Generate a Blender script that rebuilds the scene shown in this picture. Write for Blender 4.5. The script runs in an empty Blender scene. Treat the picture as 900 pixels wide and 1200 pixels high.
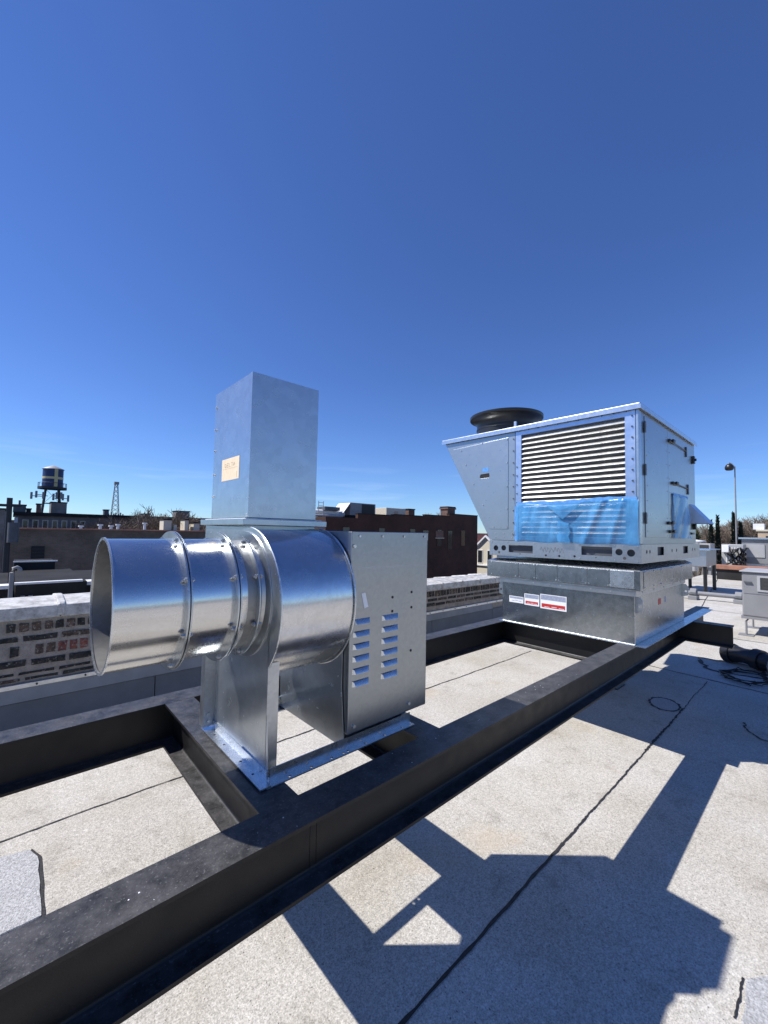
import bpy, math, random
from mathutils import Vector, Matrix
from mathutils.geometry import tessellate_polygon
random.seed(7)
R = math.radians
S = bpy.context.scene
COL = S.collection

# ------------------------------------------------------------------ camera
YAW, PITCH, ROLL, F = 0.832360693, 0.050133159, 0.0186192882, 478.790503 / 900.0
CAM_H = 1.6
fw = Vector((math.cos(YAW) * math.cos(PITCH), math.sin(YAW) * math.cos(PITCH), math.sin(PITCH)))
rt = Vector((math.sin(YAW), -math.cos(YAW), 0))
up = rt.cross(fw)
r2 = rt * math.cos(ROLL) + up * math.sin(ROLL)
u2 = -rt * math.sin(ROLL) + up * math.cos(ROLL)
cd = bpy.data.cameras.new('camera')
cam = bpy.data.objects.new('camera', cd)
COL.objects.link(cam)
cd.sensor_fit = 'HORIZONTAL'
cd.sensor_width = 36
cd.lens = 36 * F
cd.clip_start = 0.02
cd.clip_end = 6000
cam.matrix_world = Matrix(((r2.x, u2.x, -fw.x, 0), (r2.y, u2.y, -fw.y, 0), (r2.z, u2.z, -fw.z, CAM_H), (0, 0, 0, 1)))
S.camera = cam

# ------------------------------------------------------------------ light
SUN = Vector((-0.585, 0.527, 1.0)).normalized()
EL = math.asin(SUN.z)
sd = bpy.data.lights.new('sun', 'SUN')
sd.energy = 5.0
sd.angle = R(0.53)
sd.color = (1.0, 0.965, 0.915)
so = bpy.data.objects.new('sun', sd)
COL.objects.link(so)
so.rotation_euler = (-SUN).to_track_quat('-Z', 'Y').to_euler()
so.location = (-6, 6, 12)
W = bpy.data.worlds.new('World')
S.world = W
W.use_nodes = True
wt = W.node_tree
bg = wt.nodes['Background']
sky = wt.nodes.new('ShaderNodeTexSky')
sky.sky_type = 'NISHITA'
sky.sun_disc = False
sky.sun_elevation = EL
sky.sun_rotation = math.atan2(SUN.x, SUN.y)
sky.altitude = 200
sky.air_density = 1.0
sky.dust_density = 0.0
sky.ozone_density = 4.0
bg.inputs['Strength'].default_value = 0.104
# faint high cirrus low over the horizon
geo = wt.nodes.new('ShaderNodeTexCoord')
mp = wt.nodes.new('ShaderNodeMapping')
mp.inputs['Scale'].default_value = (2.2, 2.2, 26)
nz = wt.nodes.new('ShaderNodeTexNoise')
nz.inputs['Scale'].default_value = 1.6
nz.inputs['Detail'].default_value = 6
rp = wt.nodes.new('ShaderNodeValToRGB')
rp.color_ramp.elements[0].position = 0.56
rp.color_ramp.elements[0].color = (0, 0, 0, 1)
rp.color_ramp.elements[1].position = 0.8
rp.color_ramp.elements[1].color = (0.2, 0.2, 0.2, 1)
mx = wt.nodes.new('ShaderNodeMix')
mx.data_type = 'RGBA'
mx.inputs[7].default_value = (9.5, 10.2, 11.2, 1)
wt.links.new(geo.outputs['Generated'], mp.inputs['Vector'])
wt.links.new(mp.outputs[0], nz.inputs['Vector'])
wt.links.new(nz.outputs['Fac'], rp.inputs['Fac'])
spz = wt.nodes.new('ShaderNodeSeparateXYZ')
wt.links.new(geo.outputs['Generated'], spz.inputs[0])
lowm = wt.nodes.new('ShaderNodeMapRange')
lowm.inputs['From Min'].default_value = 0.06
lowm.inputs['From Max'].default_value = 0.2
lowm.inputs['To Min'].default_value = 1.0
lowm.inputs['To Max'].default_value = 0.0
wt.links.new(spz.outputs[2], lowm.inputs['Value'])
mulw = wt.nodes.new('ShaderNodeMath')
mulw.operation = 'MULTIPLY'
wt.links.new(lowm.outputs[0], mulw.inputs[0])
wt.links.new(rp.outputs['Color'], mulw.inputs[1])
wt.links.new(mulw.outputs[0], mx.inputs[0])
hsv = wt.nodes.new('ShaderNodeHueSaturation')
hsv.inputs['Saturation'].default_value = 1.0
hsv.inputs['Hue'].default_value = 0.51
wt.links.new(sky.outputs[0], hsv.inputs['Color'])
# keep the low sky blue instead of straw coloured
tz = wt.nodes.new('ShaderNodeMapRange')
tz.inputs['From Min'].default_value = 0.0
tz.inputs['From Max'].default_value = 0.35
wt.links.new(spz.outputs[2], tz.inputs['Value'])
tcol = wt.nodes.new('ShaderNodeMix'); tcol.data_type = 'RGBA'
tcol.inputs[6].default_value = (0.62, 0.84, 1.18, 1)
tcol.inputs[7].default_value = (0.54, 0.765, 1.09, 1)
wt.links.new(tz.outputs[0], tcol.inputs[0])
tm = wt.nodes.new('ShaderNodeMix'); tm.data_type = 'RGBA'; tm.blend_type = 'MULTIPLY'
tm.inputs[0].default_value = 1.0
wt.links.new(hsv.outputs[0], tm.inputs[6]); wt.links.new(tcol.outputs[2], tm.inputs[7])
wt.links.new(tm.outputs[2], mx.inputs[6])
wt.links.new(mx.outputs[2], bg.inputs['Color'])
S.view_settings.view_transform = 'Standard'
S.view_settings.look = 'None'
S.view_settings.exposure = 0.3
S.view_settings.gamma = 1.0


# ------------------------------------------------------------------ materials
def new_mat(name):
    m = bpy.data.materials.new(name)
    m.use_nodes = True
    nt = m.node_tree
    return m, nt, nt.nodes['Principled BSDF']


def N(nt, t, **kw):
    n = nt.nodes.new(t)
    for k, v in kw.items():
        n.inputs[k].default_value = v
    return n


def ramp(nt, src, p0, c0, p1, c1):
    r = nt.nodes.new('ShaderNodeValToRGB')
    r.color_ramp.elements[0].position = p0
    r.color_ramp.elements[0].color = (*c0, 1) if len(c0) == 3 else c0
    r.color_ramp.elements[1].position = p1
    r.color_ramp.elements[1].color = (*c1, 1) if len(c1) == 3 else c1
    nt.links.new(src, r.inputs['Fac'])
    return r.outputs['Color']


def g3(v):
    return (v, v, v)


def mixc(nt, fac, a, b):
    m = nt.nodes.new('ShaderNodeMix')
    m.data_type = 'RGBA'
    if isinstance(fac, float):
        m.inputs[0].default_value = fac
    else:
        nt.links.new(fac, m.inputs[0])
    for i, c in ((6, a), (7, b)):
        if isinstance(c, tuple):
            m.inputs[i].default_value = (*c, 1)
        else:
            nt.links.new(c, m.inputs[i])
    return m.outputs[2]


def ocoord(nt):
    return nt.nodes.new('ShaderNodeTexCoord').outputs['Object']


def noise(nt, co, scale, detail=4, rough=0.55):
    n = N(nt, 'ShaderNodeTexNoise', Scale=scale, Detail=detail, Roughness=rough)
    nt.links.new(co, n.inputs['Vector'])
    return n.outputs['Fac']


def bump(nt, p, h, strength, dist=0.01):
    b = N(nt, 'ShaderNodeBump', Strength=strength, Distance=dist)
    nt.links.new(h, b.inputs['Height'])
    nt.links.new(b.outputs[0], p.inputs['Normal'])


def metal(name, lo, hi, rlo, rhi, spangle=60, wav=0.06, wscale=4.0, stretch=None, haze=0.5, hmix=0.22, hvar=0.04):
    m, nt, p = new_mat(name)
    co = ocoord(nt)
    vo = N(nt, 'ShaderNodeTexVoronoi', Scale=spangle)
    src = co
    if stretch:
        mpn = nt.nodes.new('ShaderNodeMapping')
        mpn.inputs['Scale'].default_value = stretch
        nt.links.new(co, mpn.inputs['Vector'])
        src = mpn.outputs[0]
    nt.links.new(src, vo.inputs['Vector'])
    sep = nt.nodes.new('ShaderNodeSeparateColor')
    nt.links.new(vo.outputs['Color'], sep.inputs[0])
    nl = noise(nt, co, 5, 5)
    a = ramp(nt, sep.outputs[0], 0.0, lo, 1.0, hi)
    smudge = ramp(nt, nl, 0.35, g3(0.955), 0.7, g3(1.0))
    mul = nt.nodes.new('ShaderNodeMix')
    mul.data_type = 'RGBA'
    mul.blend_type = 'MULTIPLY'
    mul.inputs[0].default_value = 1
    nt.links.new(a, mul.inputs[6])
    nt.links.new(smudge, mul.inputs[7])
    nt.links.new(mul.outputs[2], p.inputs['Base Color'])
    p.inputs['Metallic'].default_value = 1
    nr = noise(nt, src, 18, 6)
    nt.links.new(ramp(nt, nr, 0.3, g3(rlo), 0.7, g3(rhi)), p.inputs['Roughness'])
    bump(nt, p, noise(nt, co, wscale, 2), wav, 0.02)
    # oxide bloom: part of the zinc skin scatters more widely than the rest
    q = nt.nodes.new('ShaderNodeBsdfPrincipled')
    nt.links.new(mul.outputs[2], q.inputs['Base Color'])
    q.inputs['Metallic'].default_value = 1
    q.inputs['Roughness'].default_value = haze
    nt.links.new(p.inputs['Normal'].links[0].from_socket, q.inputs['Normal'])
    ms = nt.nodes.new('ShaderNodeMixShader')
    nt.links.new(ramp(nt, noise(nt, co, 9, 7, 0.7), 0.3, g3(max(0, hmix - hvar)), 0.7, g3(hmix + hvar)), ms.inputs[0])
    nt.links.new(p.outputs[0], ms.inputs[1]); nt.links.new(q.outputs[0], ms.inputs[2])
    nt.links.new(ms.outputs[0], nt.nodes['Material Output'].inputs['Surface'])
    return m


def plain(name, c, rough=0.6, metallic=0.0, var=0.25, scale=9.0, bmp=0.0, bscale=60.0):
    m, nt, p = new_mat(name)
    co = ocoord(nt)
    n = noise(nt, co, scale, 6)
    a = tuple(x * (1 - var) for x in c)
    b = tuple(min(1, x * (1 + var)) for x in c)
    nt.links.new(ramp(nt, n, 0.3, a, 0.7, b), p.inputs['Base Color'])
    p.inputs['Roughness'].default_value = rough
    p.inputs['Metallic'].default_value = metallic
    if bmp:
        bump(nt, p, noise(nt, co, bscale, 4), bmp, 0.01)
    return m


MT = {}
MT['galv'] = metal('galvanised_steel', (0.50, 0.54, 0.57), (0.56, 0.60, 0.63), 0.23, 0.28, 30, 0.01, 3.0, None, 0.5, 0.34)
MT['galv_dull'] = metal('galvanised_steel_dull', (0.47, 0.485, 0.495), (0.53, 0.545, 0.555), 0.30, 0.38, 80, 0.015)
MT['galv_bright'] = metal('galvanised_steel_bright', (0.62, 0.65, 0.67), (0.72, 0.75, 0.77), 0.22, 0.32, 60, 0.05, 4.0)
MT['galv_rtu'] = metal('galvanised_steel_cabinet', (0.415, 0.45, 0.47), (0.43, 0.465, 0.485), 0.27, 0.33, 20, 0.008, 2.0, None, 0.55, 0.35)
MT['pipe'] = metal('rolled_sheet_steel', (0.62, 0.62, 0.615), (0.68, 0.68, 0.675), 0.13, 0.2, 30, 0.02, 6.0, (4, 40, 40), 0.32, 0.22, 0.17)
MT['scroll'] = metal('rolled_scroll_steel', (0.62, 0.625, 0.63), (0.68, 0.685, 0.69), 0.16, 0.23, 50, 0.015, 5.0, None, 0.36, 0.22, 0.17)
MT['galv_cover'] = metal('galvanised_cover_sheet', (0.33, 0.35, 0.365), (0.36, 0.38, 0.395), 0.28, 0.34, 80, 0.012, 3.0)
MT['galv_curb'] = metal('galvanised_curb_sheet', (0.38, 0.405, 0.42), (0.46, 0.485, 0.50), 0.2, 0.28, 40, 0.03, 4.0, None, 0.4, 0.12)
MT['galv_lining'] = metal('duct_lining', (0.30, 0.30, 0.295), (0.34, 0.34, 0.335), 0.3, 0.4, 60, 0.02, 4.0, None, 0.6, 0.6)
MT['film_metal'] = metal('filmed_steel', (0.48, 0.57, 0.72), (0.54, 0.63, 0.78), 0.3, 0.4, 20, 0.06, 8.0)
MT['alu'] = metal('louver_aluminium', (0.78, 0.78, 0.77), (0.88, 0.88, 0.87), 0.22, 0.28, 30, 0.02)
MT['bolt'] = metal('zinc_bolt', (0.55, 0.55, 0.53), (0.75, 0.75, 0.73), 0.3, 0.45, 60, 0.0)
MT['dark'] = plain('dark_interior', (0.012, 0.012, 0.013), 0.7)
MT['blackplastic'] = plain('black_plastic', (0.015, 0.015, 0.016), 0.38)
MT['hingegrey'] = plain('dark_grey_hinge', (0.06, 0.065, 0.07), 0.45)


def black_steel():
    m, nt, p = new_mat('black_painted_steel')
    co = ocoord(nt)
    g = nt.nodes.new('ShaderNodeNewGeometry')
    sx = nt.nodes.new('ShaderNodeSeparateXYZ')
    nt.links.new(g.outputs['Normal'], sx.inputs[0])
    upm = ramp(nt, sx.outputs[2], 0.7, g3(0), 0.95, g3(1))
    d1 = ramp(nt, noise(nt, co, 13, 9, 0.78), 0.38, g3(0.18), 0.66, g3(1))
    d2 = ramp(nt, noise(nt, co, 160, 3), 0.6, g3(0), 0.7, g3(1))
    dust = nt.nodes.new('ShaderNodeMath'); dust.operation = 'MULTIPLY'
    nt.links.new(upm, dust.inputs[0]); nt.links.new(d1, dust.inputs[1])
    c1 = mixc(nt, dust.outputs[0], (0.0065, 0.0065, 0.007), (0.085, 0.082, 0.082))
    spk = nt.nodes.new('ShaderNodeMath'); spk.operation = 'MULTIPLY'
    nt.links.new(upm, spk.inputs[0]); nt.links.new(d2, spk.inputs[1])
    sp2 = nt.nodes.new('ShaderNodeMath'); sp2.operation = 'MULTIPLY'
    sp2.inputs[1].default_value = 0.5
    nt.links.new(spk.outputs[0], sp2.inputs[0])
    c2 = mixc(nt, sp2.outputs[0], c1, (0.2, 0.195, 0.19))
    nt.links.new(c2, p.inputs['Base Color'])
    nt.links.new(ramp(nt, noise(nt, co, 11, 5), 0.3, g3(0.36), 0.7, g3(0.52)), p.inputs['Roughness'])
    p.inputs['Specular IOR Level'].default_value = 0.36
    bump(nt, p, noise(nt, co, 220, 3), 0.12, 0.003)
    return m


MT['black'] = black_steel()


def roofing():
    m, nt, p = new_mat('granulated_cap_sheet')
    co = ocoord(nt)
    fine = ramp(nt, noise(nt, co, 165, 3, 0.7), 0.28, (0.31, 0.297, 0.27), 0.63, (0.73, 0.70, 0.645))
    mid = ramp(nt, noise(nt, co, 52, 5, 0.75), 0.28, (0.66, 0.65, 0.63), 0.62, (1, 1, 1))
    big = ramp(nt, noise(nt, co, 0.8, 7, 0.62), 0.34, (0.78, 0.745, 0.68), 0.62, (1, 1, 1))
    scuff = ramp(nt, noise(nt, co, 5.5, 8, 0.72), 0.30, (0.74, 0.73, 0.71), 0.46, (1, 1, 1))
    dk = ramp(nt, noise(nt, co, 95, 2), 0.27, (0.25, 0.25, 0.25), 0.34, (1, 1, 1))
    cur = fine
    for o in (mid, big, scuff, dk):
        mul = nt.nodes.new('ShaderNodeMix'); mul.data_type = 'RGBA'; mul.blend_type = 'MULTIPLY'
        mul.inputs[0].default_value = 1
        nt.links.new(cur, mul.inputs[6]); nt.links.new(o, mul.inputs[7])
        cur = mul.outputs[2]
    # granule loss, tan runoff stains, pale scuffs
    st = ramp(nt, noise(nt, co, 1.1, 5, 0.6), 0.60, g3(0), 0.74, g3(0.45))
    cur = mixc(nt, st, cur, (0.47, 0.37, 0.25))
    mp_ = nt.nodes.new('ShaderNodeMapping')
    mp_.inputs['Location'].default_value = (3.1, 7.7, 0)
    nt.links.new(co, mp_.inputs['Vector'])
    wf = ramp(nt, noise(nt, mp_.outputs[0], 9, 8, 0.75), 0.66, g3(0), 0.72, g3(0.5))
    cur = mixc(nt, wf, cur, (0.8, 0.78, 0.74))
    df = ramp(nt, noise(nt, mp_.outputs[0], 30, 4, 0.6), 0.70, g3(0), 0.76, g3(0.8))
    cur = mixc(nt, df, cur, (0.12, 0.115, 0.11))
    nt.links.new(cur, p.inputs['Base Color'])
    p.inputs['Roughness'].default_value = 0.85
    bump(nt, p, noise(nt, co, 150, 3, 0.7), 0.6, 0.004)
    return m


MT['roof'] = roofing()
MT['patch'] = plain('grey_patch_sheet', (0.4, 0.4, 0.4), 0.85, 0, 0.45, 130, 0.6, 150)
MT['tar'] = plain('roofing_tar', (0.02, 0.02, 0.021), 0.7, 0, 0.3, 40, 0.5, 90)
MT['membrane'] = plain('flashing_membrane', (0.13, 0.14, 0.155), 0.7, 0, 0.12, 5, 0.2, 30)
MT['membrane_light'] = plain('flashing_membrane_upper', (0.25, 0.26, 0.265), 0.7, 0, 0.15, 5, 0.2, 30)
MT['termbar'] = metal('termination_bar_metal', (0.6, 0.6, 0.6), (0.7, 0.7, 0.7), 0.4, 0.5, 30, 0.05)


def coping_mat():
    m, nt, p = new_mat('aluminium_coated_coping')
    co = ocoord(nt)
    a = ramp(nt, noise(nt, co, 9, 8, 0.75), 0.36, (0.27, 0.26, 0.245), 0.58, (0.6, 0.59, 0.565))
    nt.links.new(a, p.inputs['Base Color'])
    p.inputs['Roughness'].default_value = 0.6
    p.inputs['Metallic'].default_value = 0.1
    bump(nt, p, noise(nt, co, 45, 5), 0.25, 0.006)
    return m


MT['coping'] = coping_mat()
MT['mortar'] = plain('lime_mortar', (0.31, 0.275, 0.235), 0.9, 0, 0.25, 14, 0.8, 70)


def brick_mat(name, c, dark, amount):
    m, nt, p = new_mat(name)
    co = ocoord(nt)
    oi = nt.nodes.new('ShaderNodeObjectInfo')
    ad = nt.nodes.new('ShaderNodeVectorMath'); ad.operation = 'ADD'
    cmb = nt.nodes.new('ShaderNodeCombineXYZ')
    mu = nt.nodes.new('ShaderNodeMath'); mu.operation = 'MULTIPLY'; mu.inputs[1].default_value = 37
    nt.links.new(oi.outputs['Random'], mu.inputs[0])
    nt.links.new(mu.outputs[0], cmb.inputs[0]); nt.links.new(mu.outputs[0], cmb.inputs[2])
    nt.links.new(co, ad.inputs[0]); nt.links.new(cmb.outputs[0], ad.inputs[1])
    n1 = noise(nt, ad.outputs[0], 26, 6, 0.7)
    a = ramp(nt, n1, 0.38, dark, 0.62, c)
    n2 = ramp(nt, noise(nt, ad.outputs[0], 48, 5, 0.7), 0.62 - amount, g3(0), 0.70 - amount, g3(1))
    nt.links.new(mixc(nt, n2, a, (0.29, 0.258, 0.22)), p.inputs['Base Color'])
    p.inputs['Roughness'].default_value = 0.9
    bump(nt, p, noise(nt, ad.outputs[0], 60, 5, 0.7), 0.9, 0.008)
    return m


MT['brick_black'] = brick_mat('charred_brick', (0.05, 0.045, 0.04), (0.012, 0.012, 0.013), 0.04)
MT['brick_brown'] = brick_mat('brown_brick', (0.13, 0.085, 0.06), (0.04, 0.03, 0.025), 0.08)
MT['brick_red'] = brick_mat('red_brick', (0.27, 0.085, 0.06), (0.09, 0.035, 0.03), 0.07)


def wallbrick(name, c1, c2, mort, sc=1.0):
    m, nt, p = new_mat(name)
    tc = nt.nodes.new('ShaderNodeTexCoord')
    sp = nt.nodes.new('ShaderNodeSeparateXYZ')
    nt.links.new(tc.outputs['Object'], sp.inputs[0])
    s = nt.nodes.new('ShaderNodeMath'); s.operation = 'ADD'
    nt.links.new(sp.outputs[0], s.inputs[0]); nt.links.new(sp.outputs[1], s.inputs[1])
    cb = nt.nodes.new('ShaderNodeCombineXYZ')
    nt.links.new(s.outputs[0], cb.inputs[0]); nt.links.new(sp.outputs[2], cb.inputs[1])
    b = nt.nodes.new('ShaderNodeTexBrick')
    b.inputs['Color1'].default_value = (*c1, 1); b.inputs['Color2'].default_value = (*c2, 1)
    b.inputs['Mortar'].default_value = (*mort, 1)
    b.inputs['Scale'].default_value = sc
    b.inputs['Brick Width'].default_value = 0.22; b.inputs['Row Height'].default_value = 0.075
    b.inputs['Mortar Size'].default_value = 0.008
    nt.links.new(cb.outputs[0], b.inputs['Vector'])
    st = ramp(nt, noise(nt, tc.outputs['Object'], 0.55, 7, 0.7), 0.35, g3(0.6), 0.62, g3(1.1))
    mul = nt.nodes.new('ShaderNodeMix'); mul.data_type = 'RGBA'; mul.blend_type = 'MULTIPLY'
    mul.inputs[0].default_value = 1
    nt.links.new(b.outputs['Color'], mul.inputs[6]); nt.links.new(st, mul.inputs[7])
    nt.links.new(mul.outputs[2], p.inputs['Base Color'])
    p.inputs['Roughness'].default_value = 0.9
    return m


MT['wall_dark'] = wallbrick('sooty_common_brick', (0.17, 0.125, 0.092), (0.13, 0.098, 0.075), (0.175, 0.145, 0.12))
MT['wall_red'] = wallbrick('dark_red_brick', (0.075, 0.03, 0.019), (0.058, 0.024, 0.016), (0.06, 0.028, 0.02))
MT['wall_brown'] = wallbrick('brown_brick_far', (0.2, 0.1, 0.075), (0.15, 0.075, 0.055), (0.2, 0.16, 0.14))
MT['wall_grey'] = wallbrick('grey_brick_far', (0.24, 0.21, 0.19), (0.2, 0.18, 0.165), (0.26, 0.24, 0.22))
MT['cream'] = plain('cream_paint', (0.62, 0.56, 0.44), 0.8, 0, 0.1)
MT['tan'] = plain('tan_stone', (0.5, 0.38, 0.26), 0.85, 0, 0.15, 1.0)
MT['white'] = plain('white_paint', (0.78, 0.78, 0.77), 0.6, 0, 0.06)
MT['lightgrey'] = plain('light_grey_paint', (0.38, 0.38, 0.38), 0.5, 0, 0.08, 3)
MT['grey'] = plain('grey_paint', (0.23, 0.23, 0.235), 0.5, 0, 0.1, 3)
MT['darkgrey'] = plain('dark_grey_paint', (0.085, 0.09, 0.1), 0.6, 0, 0.2, 3)
MT['coil'] = plain('condenser_coil', (0.035, 0.035, 0.035), 0.7, 0, 0.3, 30)
MT['tarroof'] = plain('tar_roof', (0.03, 0.029, 0.029), 0.8, 0, 0.3, 1.5)
MT['tarroof'].node_tree.nodes['Principled BSDF'].inputs['Specular IOR Level'].default_value = 0.1
MT['rust'] = plain('rust_coping', (0.3, 0.14, 0.09), 0.8, 0, 0.25, 3)
MT['terracotta'] = plain('terracotta_coping', (0.42, 0.2, 0.14), 0.8, 0, 0.25, 1.5)
MT['glassdark'] = plain('window_glass', (0.02, 0.022, 0.025), 0.08, 0, 0.1)
MT['tankblue'] = plain('tank_blue_paint', (0.01, 0.035, 0.12), 0.5, 0, 0.15, 1)
MT['tankcream'] = plain('tank_yellow_paint', (0.62, 0.52, 0.25), 0.55, 0, 0.12, 1)
MT['tanksteel'] = plain('dark_steel', (0.02, 0.02, 0.024), 0.6, 0, 0.2, 1)
MT['shingle'] = plain('red_brown_shingle', (0.22, 0.09, 0.07), 0.85, 0, 0.25, 3)
MT['bark'] = plain('bare_bark', (0.19, 0.15, 0.115), 0.9, 0, 0.25, 3)
MT['twig'] = plain('pale_twig', (0.3, 0.26, 0.2), 0.9, 0, 0.2, 3)
MT['bud'] = plain('budding_leaf', (0.14, 0.145, 0.05), 0.7, 0, 0.4, 5)
MT['cypress'] = plain('dark_evergreen', (0.012, 0.022, 0.012), 0.9, 0, 0.4, 3)
MT['greenery'] = plain('spring_foliage', (0.1, 0.12, 0.045), 0.8, 0, 0.4, 1)
MT['street'] = plain('street_ground', (0.16, 0.15, 0.135), 0.9, 0, 0.3, 0.05)
MT['paper'] = plain('cream_label_paper', (0.82, 0.66, 0.46), 0.8, 0, 0.08, 60)
MT['ink'] = plain('faded_pencil', (0.42, 0.31, 0.21), 0.8, 0, 0.1)
MT['sticker'] = plain('white_sticker', (0.82, 0.82, 0.82), 0.5, 0, 0.04)
MT['stickerred'] = plain('red_sticker_print', (0.5, 0.03, 0.025), 0.5, 0, 0.15, 80)
MT['stickergrey'] = plain('grey_sticker_print', (0.3, 0.33, 0.42), 0.5, 0, 0.2, 80)
MT['chalk'] = plain('grey_marker_scribble', (0.2, 0.2, 0.2), 0.8)
MT['tape'] = plain('blue_tape', (0.1, 0.32, 0.72), 0.6, 0, 0.25, 40)


def film():
    m, nt, p = new_mat('blue_protective_film')
    co = ocoord(nt)
    n = noise(nt, co, 7, 6, 0.6)
    nt.links.new(ramp(nt, n, 0.3, (0.04, 0.2, 0.44), 0.7, (0.11, 0.36, 0.66)), p.inputs['Base Color'])
    p.inputs['Roughness'].default_value = 0.22
    nt.links.new(ramp(nt, noise(nt, co, 4, 5), 0.35, g3(0.64), 0.65, g3(0.88)), p.inputs['Alpha'])
    mpn = nt.nodes.new('ShaderNodeMapping')
    mpn.inputs['Rotation'].default_value = (0.35, 0, 0)
    mpn.inputs['Scale'].default_value = (1, 6, 1.4)
    nt.links.new(co, mpn.inputs['Vector'])
    bump(nt, p, noise(nt, mpn.outputs[0], 4, 4, 0.6), 0.4, 0.02)
    return m


MT['film'] = film()

# ------------------------------------------------------------------ builders
ORG = {}


class MB:
    def __init__(s):
        s.v = []; s.f = []; s.mi = []

    def add(s, vs, fs, mi=0):
        o = len(s.v)
        s.v += [tuple(a) for a in vs]
        s.f += [tuple(i + o for i in f) for f in fs]
        s.mi += [mi] * len(fs)
        return s

    def box(s, x0, x1, y0, y1, z0, z1, mi=0):
        x0, x1 = min(x0, x1), max(x0, x1); y0, y1 = min(y0, y1), max(y0, y1); z0, z1 = min(z0, z1), max(z0, z1)
        return s.add([(x0, y0, z0), (x1, y0, z0), (x1, y1, z0), (x0, y1, z0), (x0, y0, z1), (x1, y0, z1), (x1, y1, z1), (x0, y1, z1)],
                     [(0, 3, 2, 1), (4, 5, 6, 7), (0, 1, 5, 4), (1, 2, 6, 5), (2, 3, 7, 6), (3, 0, 4, 7)], mi)

    def prism(s, pts, vec, holes=(), mi=0):
        """extrude a flat 3-D polygon (with holes) along vec"""
        loops = [[Vector(q) for q in pts]] + [[Vector(q) for q in h] for h in holes]
        vec = Vector(vec)
        tri = tessellate_polygon(loops)
        flat = [q for l in loops for q in l]
        n = len(flat)
        # orient
        nrm = Vector((0, 0, 0))
        for t in tri:
            nrm += (flat[t[1]] - flat[t[0]]).cross(flat[t[2]] - flat[t[0]])
        fs = []
        flip_all = False
        for t in tri:
            tn = (flat[t[1]] - flat[t[0]]).cross(flat[t[2]] - flat[t[0]])
            t = tuple(t)
            if tn.dot(vec) > 0:
                t = t[::-1]
            fs.append(t)
            fs.append(tuple(i + n for i in t[::-1]))
        o = 0
        for li, l in enumerate(loops):
            k = len(l)
            # signed area relative to vec
            a = Vector((0, 0, 0))
            for i in range(k):
                a += l[i].cross(l[(i + 1) % k])
            ccw = a.dot(vec) > 0
            for i in range(k):
                j = (i + 1) % k
                q = (o + i, o + j, o + j + n, o + i + n)
                fwd = ccw if li == 0 else not ccw
                fs.append(q if fwd else q[::-1])
            o += k
        return s.add(flat + [q + vec for q in flat], fs, mi)

    def tube(s, path, r, n=8, cap=True, mi=0):
        path = [Vector(q) for q in path]
        rs = r if isinstance(r, (list, tuple)) else [r] * len(path)
        vs = []; fs = []
        for i, q in enumerate(path):
            a = path[max(0, i - 1)]; b = path[min(len(path) - 1, i + 1)]
            d = (b - a).normalized()
            h = Vector((0, 0, 1)) if abs(d.z) < 0.9 else Vector((1, 0, 0))
            e1 = d.cross(h).normalized(); e2 = d.cross(e1)
            for k in range(n):
                t = 2 * math.pi * k / n
                vs.append(q + (e1 * math.cos(t) + e2 * math.sin(t)) * rs[i])
        for i in range(len(path) - 1):
            for k in range(n):
                k2 = (k + 1) % n
                fs.append((i * n + k, i * n + k2, (i + 1) * n + k2, (i + 1) * n + k))
        if cap:
            fs.append(tuple(range(n))[::-1]); fs.append(tuple(range((len(path) - 1) * n, len(path) * n)))
        return s.add(vs, fs, mi)

    def lathe(s, prof, c, axis='z', n=48, closed=False, mi=0):
        """prof: (radius, along)"""
        c = Vector(c); vs = []; fs = []
        for r, a in prof:
            for k in range(n):
                t = 2 * math.pi * k / n
                if axis == 'z':
                    q = Vector((r * math.cos(t), r * math.sin(t), a))
                elif axis == 'x':
                    q = Vector((a, r * math.cos(t), r * math.sin(t)))
                else:
                    q = Vector((r * math.sin(t), a, r * math.cos(t)))
                vs.append(c + q)
        m = len(prof)
        for i in range(m if closed else m - 1):
            i2 = (i + 1) % m
            for k in range(n):
                k2 = (k + 1) % n
                fs.append((i * n + k, i * n + k2, i2 * n + k2, i2 * n + k))
        return s.add(vs, fs, mi)

    def build(s, name, mat, parent=None, smooth=None, bevel=0.0, loc=None, bseg=2):
        o0 = ORG.get(parent.name, Vector((0, 0, 0))) if parent else Vector(loc or (0, 0, 0))
        me = bpy.data.meshes.new(name)
        me.from_pydata([tuple(Vector(q) - o0) for q in s.v], [], s.f)
        mats = mat if isinstance(mat, (list, tuple)) else [mat]
        for m in mats:
            me.materials.append(MT[m] if isinstance(m, str) else m)
        if len(mats) > 1:
            me.polygons.foreach_set('material_index', s.mi)
        if smooth is not None:
            me.polygons.foreach_set('use_smooth', [True] * len(me.polygons))
            me.set_sharp_from_angle(angle=R(smooth))
        me.update()
        o = bpy.data.objects.new(name, me)
        COL.objects.link(o)
        if parent:
            o.parent = parent
            ORG[o.name] = o0
        else:
            o.location = o0
            ORG[o.name] = o0
        if bevel:
            b = o.modifiers.new('bevel', 'BEVEL')
            b.width = bevel; b.segments = bseg; b.limit_method = 'ANGLE'; b.angle_limit = R(40)
        return o


def tag(o, label=None, cat=None, group=None, kind=None):
    if label: o['label'] = label
    if cat: o['category'] = cat
    if group: o['group'] = group
    if kind: o['kind'] = kind
    return o


def thing(name, loc, label, cat, group=None):
    o = bpy.data.objects.new(name, None)
    o.empty_display_size = 0.2
    COL.objects.link(o)
    o.location = loc
    ORG[o.name] = Vector(loc)
    return tag(o, label, cat, group)


def stuff(o):
    o['kind'] = 'stuff'
    return o


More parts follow.
